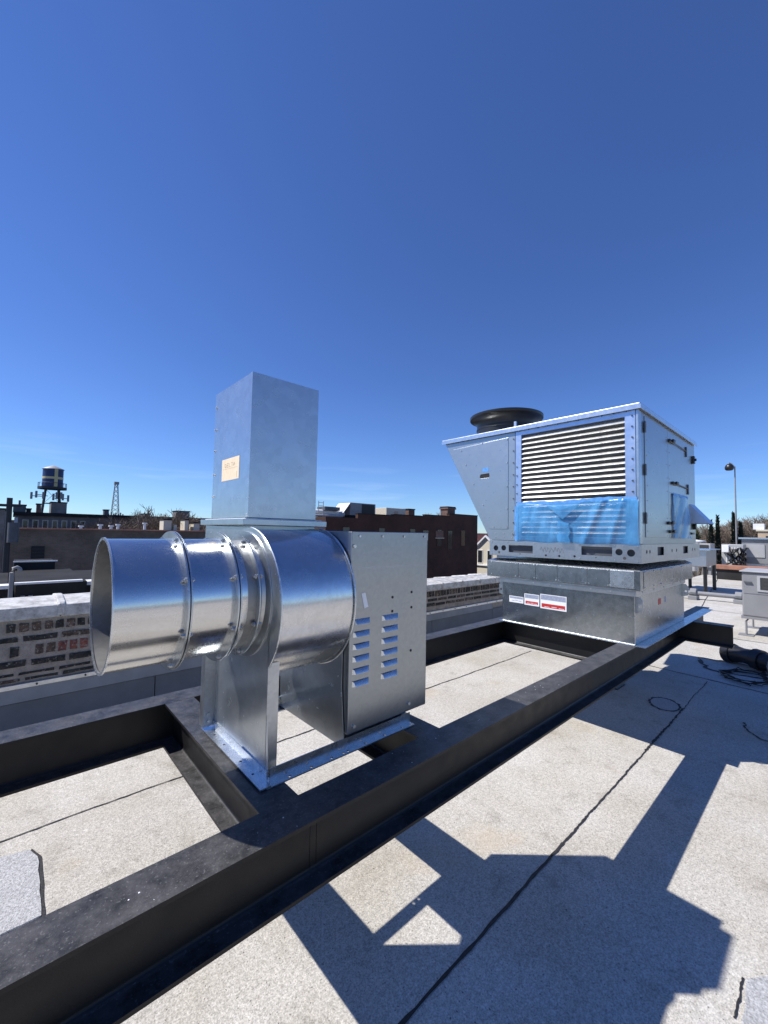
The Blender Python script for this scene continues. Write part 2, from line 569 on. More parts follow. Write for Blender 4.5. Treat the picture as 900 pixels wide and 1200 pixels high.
def share(o, loc, parent, name=None):
    c = o.copy()
    COL.objects.link(c)
    c.parent = parent
    c.location = loc
    return c


# =================================================================== ROOF
RZ = -0.075
b = MB()
b.box(-14, 40, -14, 4.1, -8.8, RZ)
roof = b.build('roof', 'roof')
tag(roof, kind='structure')
b = MB()
b.add([(-2500, -2500, -9), (2500, -2500, -9), (2500, 2500, -9), (-2500, 2500, -9)], [(0, 1, 2, 3)])
tag(b.build('street_ground', 'street'), kind='structure')


def ribbon(p0, p1, w0, w1, z, seed, n=60, wob=0.004):
    rr = random.Random(seed)
    p0 = Vector(p0); p1 = Vector(p1)
    d = (p1 - p0); L = d.length; d.normalize(); nrm = Vector((-d.y, d.x))
    vs = []; fs = []
    wv = 0.0
    for i in range(n + 1):
        t = i / n
        wv = 0.8 * wv + rr.uniform(-1, 1) * wob
        q = p0 + d * (L * t) + nrm * wv
        wl = rr.uniform(w0, w1) * 0.5; wr = rr.uniform(w0, w1) * 0.5
        a = q + nrm * wl; c = q - nrm * wr
        vs += [(a.x, a.y, z + RZ), (c.x, c.y, z + RZ)]
        if i: fs.append((2 * i - 2, 2 * i - 1, 2 * i + 1, 2 * i))
    return vs, fs


b = MB()
b.add(*ribbon((-0.524, 1.031), (2.304, 1.031), 0.009, 0.019, 0.004, 1, 70, 0.001))
b.add(*ribbon((2.304, 1.031), (3.770, 1.031), 0.004, 0.016, 0.004, 3, 90, 0.0012))
b.add(*ribbon((3.770, 1.031), (4.974, 1.031), 0.006, 0.026, 0.004, 2, 70, 0.0015))
b.add(*ribbon((4.974, 1.031), (6.126, 1.031), 0.003, 0.01, 0.004, 4, 30, 0.004))
b.build('roof_seam', 'tar', roof)
b = MB(); b.add(*ribbon((-3.141, 3.031), (1.466, 3.000), 0.006, 0.012, 0.004, 5, 140, 0.003)); b.build('roof_seam', 'tar', roof)
b = MB(); b.add(*ribbon((1.466, 2.997), (5.654, 2.979), 0.006, 0.016, 0.004, 6, 120, 0.004)); b.build('roof_seam', 'tar', roof)
b = MB(); b.add(*ribbon((6.262, 1.801), (6.105, -0.209), 0.01, 0.022, 0.004, 8, 40, 0.003)); b.build('roof_seam', 'tar', roof)
b = MB(); b.add(*ribbon((6.262, -0.209), (6.178, -6.283), 0.006, 0.02, 0.004, 9, 60, 0.003)); b.build('roof_seam', 'tar', roof)
for i, yy in enumerate((-0.02, -1.0, -2.0, -3.0)):
    b = MB(); b.add(*ribbon((-4, yy - 0.9), (5.8, yy - 0.9), 0.006, 0.016, 0.004, 20 + i, 120, 0.004)); b.build('roof_seam', 'tar', roof)
# far bays of the roof: seams running across and along
for i, (a, c) in enumerate([((7.958, 1.675), (22.513, 3.351)), ((7.330, 0.209), (22.513, 0.628)), ((7.330, -1.047), (22.513, -1.257)), ((9.005, 3.037), (9.319, -6.283)),
                            ((12.147, 3.351), (12.461, -6.283)), ((18.639, 3.351), (18.743, -6.283))]):
    b = MB(); b.add(*ribbon(a, c, 0.012, 0.025, 0.004, 40 + i, 60, 0.004)); b.build('roof_seam', 'tar', roof)
# loose grey patch sheets
def patch(pts, th=0.008):
    b = MB()
    b.prism([(x, y, RZ + 0.002) for x, y in pts], (0, 0, th))
    o = b.build('roof_patch', 'patch', roof, bevel=0.002)
    return o


def rag(pts, seed, amp=0.006, step=0.05):
    rr = random.Random(seed); out = []
    for i in range(len(pts)):
        a = Vector(pts[i]); c = Vector(pts[(i + 1) % len(pts)])
        n = max(1, int((c - a).length / step))
        for k in range(n):
            q = a.lerp(c, k / n)
            out.append((q.x + rr.uniform(-amp, amp), q.y + rr.uniform(-amp, amp)))
    return out


patch(rag([(-0.942, 2.325), (0.173, 2.325), (0.180, 2.743), (0.147, 2.827), (0.021, 2.864), (-0.942, 2.890)], 1, 0.003))
patch(rag([(1.466, -0.628), (2.408, -0.628), (2.230, 0.199), (2.141, 0.262), (1.948, 0.251), (1.466, 0.230)], 2, 0.004))
b = MB()
b.prism([(x, y, RZ + 0.001) for x, y in rag([(0.174, 2.304), (0.188, 2.304), (0.193, 2.743), (0.157, 2.838), (0.153, 2.822), (0.180, 2.733)], 3, 0.002)], (0, 0, 0.004))
b.build('tar_bead', 'tar', roof)
b = MB()
b.add(*ribbon((1.948, 0.274), (2.147, 0.274), 0.003, 0.01, 0.004, 12, 20, 0.002))
b.build('tar_bead', 'tar', roof)
# oval tar ring left from an old vent, and rough outlines of old repairs in the shade
def ring_path(cx, cy, rx, ry, rot, seed, n=50, t0=0, t1=6.283):
    rr = random.Random(seed); out = []
    for i in range(n + 1):
        t = t0 + (t1 - t0) * i / n
        x = rx * math.cos(t); y = ry * math.sin(t)
        k = 1 + rr.uniform(-0.05, 0.05)
        out.append((cx + (x * math.cos(rot) - y * math.sin(rot)) * k, cy + (x * math.sin(rot) + y * math.cos(rot)) * k))
    return out


def strip_path(pts, w0, w1, z, seed):
    rr = random.Random(seed); vs = []; fs = []
    for i, q in enumerate(pts):
        a = Vector(pts[max(0, i - 1)]); c = Vector(pts[min(len(pts) - 1, i + 1)])
        d = (c - a).normalized(); n = Vector((-d.y, d.x)); w = rr.uniform(w0, w1) / 2
        vs += [(q[0] + n.x * w, q[1] + n.y * w, z + RZ), (q[0] - n.x * w, q[1] - n.y * w, z + RZ)]
        if i: fs.append((2 * i - 2, 2 * i - 1, 2 * i + 1, 2 * i))
    return vs, fs


b = MB(); b.prism([(x, y, RZ + 0.001) for x, y in ring_path(4.942, 1.183, 0.178, 0.126, 0.3, 1)[:-1]], (0, 0, 0.003)); b.build('roof_patch', 'patch', roof)
b = MB(); b.add(*strip_path(ring_path(4.942, 1.183, 0.178, 0.126, 0.3, 1), 0.01, 0.03, 0.0045, 1)); b.build('tar_ring', 'tar', roof)
b = MB(); b.add(*strip_path(ring_path(4.974, 0.366, 0.262, 0.209, 0.2, 2, 40, 1.2, 4.6), 0.008, 0.02, 0.0045, 2)); b.build('tar_ring', 'tar', roof)
b = MB(); b.add(*strip_path(rag([(7.225, 1.309), (7.382, 0.628), (6.806, 0.576), (6.649, 1.099)], 5, 0.03, 0.06), 0.02, 0.06, 0.0045, 3)); b.build('tar_ring', 'tar', roof)

# =================================================================== STEEL FRAME
ZT, ZB, FWD = 0.773, 0.572, 0.129


def ibeam_profile(w=FWD, d=ZT - ZB, tf=0.011, tw=0.008, rf=0.013):
    h = d / 2; hw = w / 2
    def quarter(sx, sz):
        out = [(hw, h), (hw, h - tf)]
        cx, cz = tw / 2 + rf, h - tf - rf
        for k in range(5):
            t = math.pi / 2 + (math.pi / 2) * k / 4
            out.append((cx + rf * math.cos(t), cz + rf * math.sin(t)))
        return [(x * sx, z * sz) for x, z in out]
    a = quarter(1, 1); bq = quarter(1, -1)[::-1]; c = quarter(-1, -1); dq = quarter(-1, 1)[::-1]
    return a + bq + c + dq


PROF = ibeam_profile()


def beam(parent, p0, p1, dz=0.0):
    """p0,p1 plan centreline ends along x or y"""
    zc = (ZT + ZB) / 2 + dz
    b = MB()
    if abs(p1[0] - p0[0]) > abs(p1[1] - p0[1]):
        pts = [(p0[0], p0[1] + u, zc + w) for u, w in PROF]
        b.prism(pts, (p1[0] - p0[0], 0, 0))
    else:
        pts = [(p0[0] + u, p0[1], zc + w) for u, w in PROF]
        b.prism(pts, (0, p1[1] - p0[1], 0))
    return b.build('beam', 'black', parent, smooth=35)


FY, BY = 1.0204 + FWD / 2, 2.143 + FWD / 2
frame = thing('steel_frame', (2.0, 1.6, RZ), 'black painted steel beam frame raised on short posts above the pale roof', 'steel frame')
beam(frame, (-2.2, FY), (6.25, FY))
beam(frame, (-2.2, BY), (6.25, BY))
for cx in (0.6405, 1.3235, 3.605, 5.11):
    beam(frame, (cx, FY + 0.0046), (cx, BY - 0.0046), -0.0005)
beam(frame, (-2.0, FY + 0.0046), (-2.0, BY - 0.0046), -0.0005)
beam(frame, (5.11, 0.66), (5.11, FY - 0.0046), -0.0005)
for px, py in ((-1.9, FY), (-1.9, BY), (5.11, 1.75), (6.15, BY)):
    if True:
        b = MB(); b.tube([(px, py, RZ + 0.012), (px, py, ZB)], 0.05, 16); b.build('post', 'black', frame, smooth=40)
        b = MB(); b.box(px - 0.12, px + 0.12, py - 0.12, py + 0.12, RZ, RZ + 0.012); b.build('base_plate', 'black', frame)

b = MB(); b.box(0.7075, 0.709, FY - 0.0053, FY - 0.0045, ZB + 0.012, ZT - 0.012); b.build('weld_seam', 'black', frame)
b = MB(); b.box(0.7305, 0.7315, FY - 0.0053, FY - 0.0045, ZB + 0.012, ZT - 0.012); b.build('weld_seam', 'black', frame)
rr = random.Random(8)
b = MB()
for k in range(26):
    x_ = rr.uniform(0.03, 2.6); y_ = rr.uniform(FY - .055, FY + .055); q = rr.uniform(0.0008, 0.0022) * (1.8 if k == 0 else 1)
    if k == 0: x_, y_ = 0.232, 1.075
    b.prism([(x_ + q * rr.uniform(.7, 1.3) * math.cos(t * 1.05), y_ + q * rr.uniform(.7, 1.3) * math.sin(t * 1.05), ZT + 0.0002) for t in range(6)], (0, 0, 0.0004))
stuff(b.build('paint_fleck', 'sticker', frame))

# =================================================================== EXHAUST FAN
FAN_L = 'galvanised exhaust fan with round inlet duct and square upright discharge duct on black frame'
fan = thing('exhaust_fan', (1.0, 1.5, ZT), FAN_L, 'exhaust fan')
XA, XB = 0.66, 0.965          # the two side plates of the scroll housing
CY, CZ, RS = 1.485, 1.333, 0.275


def circ3(x, cy, cz, r, n=64, t0=0, t1=2 * math.pi, end=False):
    return [(x, cy + r * math.cos(t0 + (t1 - t0) * i / n), cz + r * math.sin(t0 + (t1 - t0) * i / n)) for i in range(n + (1 if end else 0))]


def hole_x(x, y, z, r, n=10):
    return [(x, y + r * math.cos(2 * math.pi * i / n), z + r * math.sin(2 * math.pi * i / n)) for i in range(n)]


def hole_y(x, y, z, r, n=10):
    return [(x + r * math.cos(2 * math.pi * i / n), y, z + r * math.sin(2 * math.pi * i / n)) for i in range(n)]


def hole_z(x, y, z, r, n=10):
    return [(x + r * math.cos(2 * math.pi * i / n), y + r * math.sin(2 * math.pi * i / n), z) for i in range(n)]


# side plates: disc + pedestal
for x, nm in ((XA - 0.003, 'inlet_side_plate'), (XB, 'drive_side_plate')):
    arc = circ3(x, CY, CZ, RS + 0.003, 56, R(-150), R(100), True) if False else None
    pts = []
    # front lower pedestal corner, up the front edge to the disc, around the disc, outlet top, back edge down
    a0 = math.asin((1.18 - CZ) / (RS + 0.003))
    f0 = math.atan2(-0.03, -(CY - 1.285))
    pts.append((x, 1.262, 0.785))
    pts.append((x, 1.285, 1.0))
    # disc arc from lower-front to top (angles measured in y,z)
    t_start = math.pi + math.acos(min(1, (CY - 1.285) / (RS + 0.003)))
    for i in range(41):
        t = t_start - (t_start - math.pi / 2 - 0.12) * i / 40
        pts.append((x, CY + (RS + 0.003) * math.cos(t), CZ + (RS + 0.003) * math.sin(t)))
    pts += [(x, 1.93, 1.6175), (x, 1.93, 1.45), (x, 1.77, 1.25), (x, 1.757, 0.785)]
    holes = []
    if nm == 'inlet_side_plate':
        holes.append(circ3(x, CY, 1.365, 0.185, 40))
    b = MB(); b.prism(pts, (0.003, 0, 0), holes)
    b.build(nm, 'galv', fan)
# scroll sheet
b = MB()
vs = []; fs = []
n = 72
for i in range(n + 1):
    t = math.pi / 2 + 0.1 + (R(300)) * i / n
    rr_ = RS - 0.004 - 0.0 * i
    for x in (XA, XB):
        vs.append((x, CY + rr_ * math.cos(t), CZ + rr_ * math.sin(t)))
for i in range(n):
    fs.append((2 * i, 2 * i + 1, 2 * i + 3, 2 * i + 2))
b.add(vs, fs)
# back wall up to the outlet
b.add([(XA, 1.93, 1.6175), (XB, 1.93, 1.6175), (XB, 1.77, 1.3), (XA, 1.77, 1.3)], [(0, 1, 2, 3)])
sc = b.build('scroll', 'scroll', fan, smooth=30)
# rolled lips where the scroll meets the plates
for x in (XA + 0.001, XB - 0.001):
    pth = circ3(x, CY, CZ, RS + 0.003, 60, R(95), R(330), True)
    b = MB(); b.tube(pth, 0.0028, 6); b.build('seam_lip', 'galv_bright', fan, smooth=60)
# leg flanges on the inlet side plate
b = MB(); b.prism([(XA - 0.003, 1.282, 0.80), (XA + 0.038, 1.282, 0.80), (XA + 0.038, 1.282, 1.20), (XA - 0.003, 1.282, 1.365)], (0, 0.003, 0))
b.build('leg_flange', 'galv_dull', fan)
b = MB(); b.box(XA - 0.045, XA - 0.003, 1.747, 1.75, 0.792, 1.3)
b.build('leg_flange', 'galv_dull', fan)
b = MB(); b.box(XA - 0.045, XA - 0.042, 1.75, 1.79, 0.792, 1.3)
b.build('leg_flange', 'galv_dull', fan)
for zz in (0.80, 0.83):
    b = MB(); b.lathe([(0.0, -0.006), (0.007, -0.006), (0.007, 0), (0.0, 0)], (XA - 0.026, 1.747, zz + 0.012), 'y', 8); b.build('bolt', 'bolt', fan)
# base angles
Z0 = ZT + 0.001
hx = [0.675, 0.76, 0.86, 0.955, 1.06, 1.115, 1.145, 1.25]
hpts = [hole_z(x, 1.247, Z0 + 0.0, 0.0055, 8) for x in (0.73, 0.815, 0.9, 0.955, 0.975, 1.06, 1.16, 1.26)]
b = MB(); b.prism([(0.642, 1.234, Z0), (1.325, 1.234, Z0), (1.325, 1.286, Z0), (0.642, 1.286, Z0)], (0, 0, 0.004), hpts)
b.box(0.664, 1.322, 1.2605, 1.2645, Z0 + 0.004, Z0 + 0.046)
b.build('base_angle', 'galv_bright', fan)
hpts = [hole_z(x, 1.768, Z0, 0.0055, 8) for x in (0.93, 0.963)]
b = MB(); b.prism([(0.642, 1.722, Z0), (1.325, 1.722, Z0), (1.325, 1.782, Z0), (0.642, 1.782, Z0)], (0, 0, 0.004), hpts)
b.box(0.664, 1.322, 1.752, 1.756, Z0 + 0.004, Z0 + 0.055)
b.build('base_angle', 'galv_bright', fan)
# inlet side foot angle, running along Y on the cross beam
hpts = [hole_z(0.638, y, Z0 + 0.0045, 0.005, 8) for y in (1.33, 1.43, 1.58, 1.68)]
b = MB(); b.prism([(0.618, 1.234, Z0 + 0.0045), (XA - 0.0035, 1.234, Z0 + 0.0045), (XA - 0.0035, 1.775, Z0 + 0.0045), (0.618, 1.775, Z0 + 0.0045)], (0, 0, 0.004), hpts)
b.box(XA - 0.0075, XA - 0.0035, 1.262, 1.745, Z0 + 0.0085, Z0 + 0.04)
b.build('foot_angle', 'galv_bright', fan)
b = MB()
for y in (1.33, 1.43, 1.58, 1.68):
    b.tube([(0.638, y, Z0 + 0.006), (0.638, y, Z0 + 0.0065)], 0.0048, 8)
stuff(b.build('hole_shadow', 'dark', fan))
# motor cover box
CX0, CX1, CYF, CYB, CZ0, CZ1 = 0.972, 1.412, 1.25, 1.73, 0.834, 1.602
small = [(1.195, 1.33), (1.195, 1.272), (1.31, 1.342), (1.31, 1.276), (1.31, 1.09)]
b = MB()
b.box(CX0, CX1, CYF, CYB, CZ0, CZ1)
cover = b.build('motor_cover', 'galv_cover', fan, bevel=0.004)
# folded lip along the top and hem lines
b = MB(); b.box(CX0 + 0.002, CX1 - 0.002, CYF - 0.0022, CYF - 0.0004, CZ1 - 0.034, CZ1 - 0.002); b.build('top_hem', 'galv_cover', cover)
b = MB(); b.box(CX0 + 0.003, CX1 - 0.003, CYF - 0.0013, CYF - 0.0003, 1.46, 1.461); b.build('crease', 'galv', cover)
for col, (x0, x1, zz) in enumerate(((0.988, 1.072, 1.252), (1.136, 1.228, 1.25))):
    for i in range(6):
        zc = zz - 0.0468 * i
        y0 = CYF - 0.0005
        v = [(x0, y0, zc + 0.011), (x1, y0, zc + 0.011),
             (x0 + 0.010, y0 - 0.012, zc - 0.008), (x1 - 0.010, y0 - 0.012, zc - 0.008),
             (x0, y0, zc - 0.011), (x1, y0, zc - 0.011),
             (x0 + 0.006, y0 - 0.006, zc + 0.007), (x1 - 0.006, y0 - 0.006, zc + 0.007)]
        b = MB(); b.add(v, [(0, 6, 7, 1), (6, 2, 3, 7), (0, 4, 2, 6), (1, 7, 3, 5)])
        b.build('louver', 'galv_bright', cover, smooth=50)
        b = MB(); b.add([(x0 + 0.002, y0 - 0.0003, zc - 0.006), (x1 - 0.002, y0 - 0.0003, zc - 0.006), (x1 - 0.004, y0 - 0.0003, zc - 0.0115), (x0 + 0.004, y0 - 0.0003, zc - 0.0115)], [(0, 3, 2, 1)])
b = MB()
for x, z in small:
    b.tube([(x, CYF + 0.001, z), (x, CYF - 0.0012, z)], 0.0058, 10)
stuff(b.build('knockout_hole', 'dark', cover))
b = MB()
for x in (1.01, 1.13, 1.255, 1.385):
    b.tube([(x, CYF, CZ1 - 0.018), (x, CYF - 0.006, CZ1 - 0.018)], 0.005, 8)
for x, z in ((1.0, 0.86), (1.3, 0.868), (0.985, 1.545)):
    b.tube([(x, CYF, z), (x, CYF - 0.007, z)], 0.007, 8)
stuff(b.build('screw', 'bolt', cover, smooth=40))
b = MB(); b.prism([(1.025, CYF - 0.0015, 1.36), (1.045, CYF - 0.0015, 1.362), (1.062, CYF - 0.0015, 1.305), (1.042, CYF - 0.0015, 1.30)], (0, 0.001, 0)); b.build('tape_scrap', 'sticker', cover)
# motor base, stretched out to block light leaking under the cover
b = MB(); b.box(0.99, 1.3, 1.29, 1.748, ZT + 0.006, 0.832); b.build('motor_base_blocker', 'darkgrey', fan)

# inlet duct: three flanged sections
PY, PZ = 1.5, 1.365
duct = None
segs = [(0.212, 0.395, 0.2, 0.2, 'duct'), (0.405, 0.545, 0.2, 0.2, 'duct'), (0.555, 0.628, 0.195, 0.195, 'duct')]
b = MB()
for x0, x1, ra, rb, _ in segs:
    pass
duct = MB().lathe([(0.2, 0.212), (0.2, 0.396), (0.1965, 0.396), (0.1965, 0.212)], (0, PY, PZ), 'x', 96, True).build('inlet_duct', 'pipe', fan, smooth=40)
MB().lathe([(0.2, 0.406), (0.2, 0.545), (0.1965, 0.545), (0.1965, 0.406)], (0, PY, PZ), 'x', 96, True).build('duct_section', 'pipe', duct, smooth=40)
MB().lathe([(0.199, 0.555), (0.197, 0.58), (0.192, 0.622), (0.188, 0.622), (0.193, 0.58), (0.195, 0.555)], (0, PY, PZ), 'x', 96, True).build('duct_section', 'pipe', duct, smooth=40)


def flange(x, ri, ro, th=0.005):
    MB().lathe([(ri, x), (ro, x), (ro, x + th), (ri, x + th)], (0, PY, PZ), 'x', 96, True).build('flange_ring', 'galv', duct, smooth=40)


MB().lathe([(0.1962, 0.209), (0.2045, 0.209), (0.2045, 0.2135), (0.1962, 0.2135)], (0, PY, PZ), 'x', 96, True).build('rolled_rim', 'galv_bright', duct, smooth=60)
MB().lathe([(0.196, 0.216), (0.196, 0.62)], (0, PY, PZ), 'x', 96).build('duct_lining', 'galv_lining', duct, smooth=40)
flange(0.394, 0.199, 0.226); flange(0.4025, 0.199, 0.226)
flange(0.5435, 0.199, 0.226); flange(0.552, 0.198, 0.226)
flange(0.618, 0.192, 0.22)
for j, (xx, ro) in enumerate(((0.4, 0.213), (0.5495, 0.213), (0.622, 0.207))):
    b = MB()
    for k in range(8):
        t = 2 * math.pi * (k + 0.5) / 8
        y, z = PY + ro * math.cos(t), PZ + ro * math.sin(t)
        b.tube([(xx - 0.016, y, z), (xx + 0.018, y, z)], 0.0035, 6)
        b.tube([(xx - 0.012, y, z), (xx - 0.006, y, z)], 0.0075, 6)
        b.tube([(xx + 0.0075, y, z), (xx + 0.0135, y, z)], 0.0075, 6)
    stuff(b.build('flange_bolt', 'bolt', duct))
# inlet cone between the last flange and the side plate
MB().lathe([(0.196, 0.6225), (0.186, 0.64), (0.188, 0.657), (0.23, 0.6565), (0.23, 0.652), (0.194, 0.652), (0.19, 0.64), (0.2, 0.6225)], (0, PY, PZ), 'x', 80, True).build('inlet_cone', 'galv_dull', fan, smooth=40)
b = MB(); b.tube([(0.69, PY, PZ), (0.94, PY, PZ)], 0.16, 32); b.build('impeller', 'dark', fan, smooth=40)
# discharge collar, flange, square duct
TX0, TX1, TY0, TY1 = 0.682, 0.990, 1.537, 1.935
b = MB(); b.box(TX0 + 0.002, TX1 - 0.002, TY0 + 0.004, TY1 - 0.004, 1.585, 1.622); b.build('outlet_collar', 'galv', fan)
def sqflange(z0, z1, o):
    b = MB(); b.prism([(TX0 - o, TY0 - o, z0), (TX1 + o, TY0 - o, z0), (TX1 + o, TY1 + o, z0), (TX0 - o, TY1 + o, z0)], (0, 0, z1 - z0))
    return b.build('outlet_flange', 'galv', fan, bevel=0.002)
sqflange(1.6185, 1.6435, 0.036)
b = MB(); b.box(TX0 - 0.02, TX1 + 0.02, TY0 - 0.02, TY1 + 0.02, 1.6438, 1.6465); b.build('gasket', 'sticker', fan)
b = MB()
b.box(TX0, TX1, TY0, TY0 + 0.002, 1.647, 2.23); b.box(TX0, TX0 + 0.002, TY0 + 0.002, TY1, 1.647, 2.23)
b.box(TX1 - 0.002, TX1, TY0 + 0.002, TY1, 1.647, 2.23); b.box(TX0 + 0.002, TX1 - 0.002, TY1 - 0.002, TY1, 1.647, 2.23)
b.box(TX0 - 0.0, TX1, TY0, TY1, 1.647, 1.650)
stack = b.build('discharge_duct', 'galv', fan)
b = MB(); b.box(TX0 - 0.0025, TX0 - 0.0005, TY0 - 0.0015, TY0 + 0.018, 1.652, 2.23); b.build('corner_seam', 'galv', stack)
b = MB()
for zz in (1.75, 1.85, 1.96, 2.06, 2.165):
    b.tube([(TX0, 1.92, zz), (TX0 - 0.006, 1.92, zz)], 0.004, 8)
for zz in (1.66,):
    b.tube([(TX0, 1.55, zz), (TX0 - 0.004, 1.55, zz)], 0.004, 8)
stuff(b.build('screw', 'bolt', stack))
b = MB(); b.box(TX0 - 0.001, TX0 - 0.0002, 1.640, 1.825, 1.812, 1.907); b.build('paper_label', 'paper', stack)


def strokes(letters, place, w=0.0022):
    """pencil strokes: list of polylines in a 0..1 cell per letter"""
    G = {'D': [[(0, 0), (0, 1), (.5, .85), (.65, .5), (.5, .15), (0, 0)]], 'E': [[(.6, 1), (0, 1), (0, 0), (.6, 0)], [(0, .5), (.5, .5)]],
         'L': [[(0, 1), (0, 0), (.6, 0)]], 'T': [[(0, 1), (.7, 1)], [(.35, 1), (.35, 0)]], 'A': [[(0, 0), (.35, 1), (.7, 0)], [(.15, .4), (.55, .4)]]}
    b = MB()
    for i, ch in enumerate(letters):
        for pl in G[ch]:
            b.tube([place(i * 0.95 + u, v) for u, v in pl], w, 4)
    return b


b = strokes('DELTA', lambda u, v: (TX0 - 0.0012, 1.79 - u * 0.024, 1.87 + v * 0.016), 0.0006)
stuff(b.build('handwriting', 'ink', stack))
b = MB(); b.box(TX0 - 0.0012, TX0 - 0.0011, 1.655, 1.815, 1.862, 1.8628); b.box(TX0 - 0.0012, TX0 - 0.0011, 1.66, 1.663, 1.82, 1.845)
b.build('label_line', 'ink', stack)
b = MB(); b.prism([(XA - 0.0042, 1.69, 1.10), (XA - 0.0042, 1.665, 1.105), (XA - 0.0042, 1.66, 1.08), (XA - 0.0042, 1.684, 1.074)], (0.001, 0, 0)); b.build('tape_scrap', 'sticker', fan)
b = MB(); b.box(TX0 + 0.0002, TX0 + 0.001, 1.7, 1.77, 1.588, 1.612); b.build('small_label', 'paper', fan)

# =================================================================== ROOF CURB
curb = thing('roof_curb', (4.3, 1.6, ZT), 'stepped galvanised curb box with red and white stickers under the rooftop unit', 'roof curb')
KX0, KX1, KY0, KY1 = 3.555, 5.075, 1.033, 2.175
b = MB(); b.box(KX0, KX1, KY0, KY1, ZT + 0.004, 1.145); lower = b.build('curb_wall', 'galv_curb', curb, bevel=0.004)
b = MB()
b.prism([(KX0 - 0.03, KY0 - 0.075, ZT + 0.0015), (KX1 + 1.0, KY0 - 0.075, ZT + 0.0015), (KX1 + 1.0, KY0 + 0.02, ZT + 0.0015), (KX1, KY0 + 0.02, ZT + 0.0015), (KX1, KY1 + 0.02, ZT + 0.0015), (KX0 - 0.03, KY1 + 0.02, ZT + 0.0015)], (0, 0, 0.0022))
b.build('base_flange', 'galv_bright', curb)
# ledge between lower and upper box
b = MB(); b.box(KX0 - 0.012, KX1 + 0.01, KY0 - 0.012, KY1 + 0.02, 1.1455, 1.19); b.build('ledge', 'galv_dull', curb)
UX0, UX1, UY0, UY1 = 3.532, 5.22, 0.985, 2.335
b = MB(); b.box(UX0, UX1, UY0, UY1, 1.19, 1.345); b.build('adapter_wall', 'galv_curb', curb, bevel=0.003)
b = MB()
i_ = 0.06
b.add([(UX0, UY0, 1.3455), (UX1, UY0, 1.3455), (UX1, UY1, 1.3455), (UX0, UY1, 1.3455), (UX0 + i_, UY0 + i_, 1.37), (UX1, UY0 + i_, 1.37), (UX1, UY1 - i_, 1.37), (UX0 + i_, UY1 - i_, 1.37)],
      [(0, 1, 5, 4), (1, 2, 6, 5), (2, 3, 7, 6), (3, 0, 4, 7), (4, 5, 6, 7), (0, 3, 2, 1)])
b.build('adapter_top', 'galv_bright', curb)
for y0, y1, mm in ((1.03, 1.2, 'galv_bright'), (1.205, 1.37, 'galv_curb'), (1.375, 1.62, 'galv_curb'), (1.625, 1.82, 'galv_curb'), (1.825, 1.99, 'galv_curb'), (1.995, 2.3, 'galv_curb')):
    b = MB(); b.box(UX0 - 0.004, UX0 - 0.0005, y0, y1, 1.205, 1.338); b.build('cover_strip', mm, curb, bevel=0.0015)
for x0, x1 in ((3.6, 4.05), (4.056, 4.4), (4.406, 4.75), (4.756, 5.2)):
    b = MB(); b.box(x0, x1, UY0 - 0.004, UY0 - 0.0005, 1.205, 1.338); b.build('cover_strip', 'galv_curb', curb, bevel=0.0015)
b = MB()
rr = random.Random(3)
for y in (1.04, 1.195, 1.215, 1.36, 1.385, 1.61, 1.635, 1.81, 1.835, 1.98, 2.02, 2.28):
    for z in (1.215, 1.33):
        b.tube([(UX0 - 0.003, y, z), (UX0 - 0.009, y, z)], 0.005, 6)
for x in (3.62, 3.85, 4.04, 4.07, 4.39, 4.42, 4.74, 4.77):
    for z in (1.215, 1.33):
        b.tube([(x, UY0 - 0.003, z), (x, UY0 - 0.009, z)], 0.005, 6)
for y in (1.2, 1.35, 1.6, 1.7, 1.85, 2.05):
    b.tube([(KX0 - 0.011, y, 1.168), (KX0 - 0.018, y, 1.168)], 0.005, 6)
for x in (3.7, 4.0, 4.3, 4.6, 4.9):
    b.tube([(x, KY0 - 0.011, 1.168), (x, KY0 - 0.018, 1.168)], 0.005, 6)
stuff(b.build('screw', 'bolt', curb))
# lifting lugs with an eye
for (x, y) in ((KX0 + 0.02, KY0), (KX0 + 0.02, KY1), (KX1 - 0.06, KY0)):
    s = -1 if y < 1.5 else 1
    yy = y + s * 0.001
    pts = [(x, yy, 1.015), (x, yy + s * 0.045, 1.03), (x, yy + s * 0.05, 1.11), (x, yy + s * 0.03, 1.14), (x, yy, 1.143)]
    b = MB(); b.prism(pts, (0.006, 0, 0), [hole_x(x, yy + s * 0.028, 1.07, 0.011)]); b.build('lifting_lug', 'galv_dull', curb)
# stickers
for y0, y1, z0, z1, red in ((1.955, 2.1, 0.963, 1.022, False), (1.80, 1.945, 0.957, 1.06, True), (1.555, 1.79, 0.948, 1.075, True)):
    x = KX0 - 0.001
    b = MB(); b.box(x, x + 0.0008, y0, y1, z0, z1); st = b.build('sticker', 'sticker', curb)
    zt = z1 - 0.005
    b = MB(); b.box(x - 0.0006, x - 0.0001, y0 + 0.006, y1 - 0.006, z0 + (z1 - z0) * 0.62, zt); b.build('print_band', 'stickergrey', st)
    if red:
        b = MB(); b.box(x - 0.0006, x - 0.0001, y0 + 0.012, y1 - 0.012, z0 + 0.012, z0 + (z1 - z0) * 0.36); b.build('print_band', 'stickerred', st)
    b = MB()
    for k in range(3):
        yk = y0 + 0.02 + (y1 - y0 - 0.04) * k / 3
        b.box(x - 0.0011, x - 0.0007, yk, yk + (y1 - y0) * 0.2, z0 + 0.016 + 0.004 * (k % 2), z0 + 0.02 + 0.004 * (k % 2))
    b.build('print_line', 'sticker' if red else 'stickergrey', st)
for x0, x1, mm in ((4.17, 4.25, 'stickerred'), (4.37, 4.42, 'stickergrey')):
    b = MB(); b.box(x0, x1, KY0 - 0.001, KY0 - 0.0002, 1.02, 1.07); st = b.build('small_label', mm, curb)
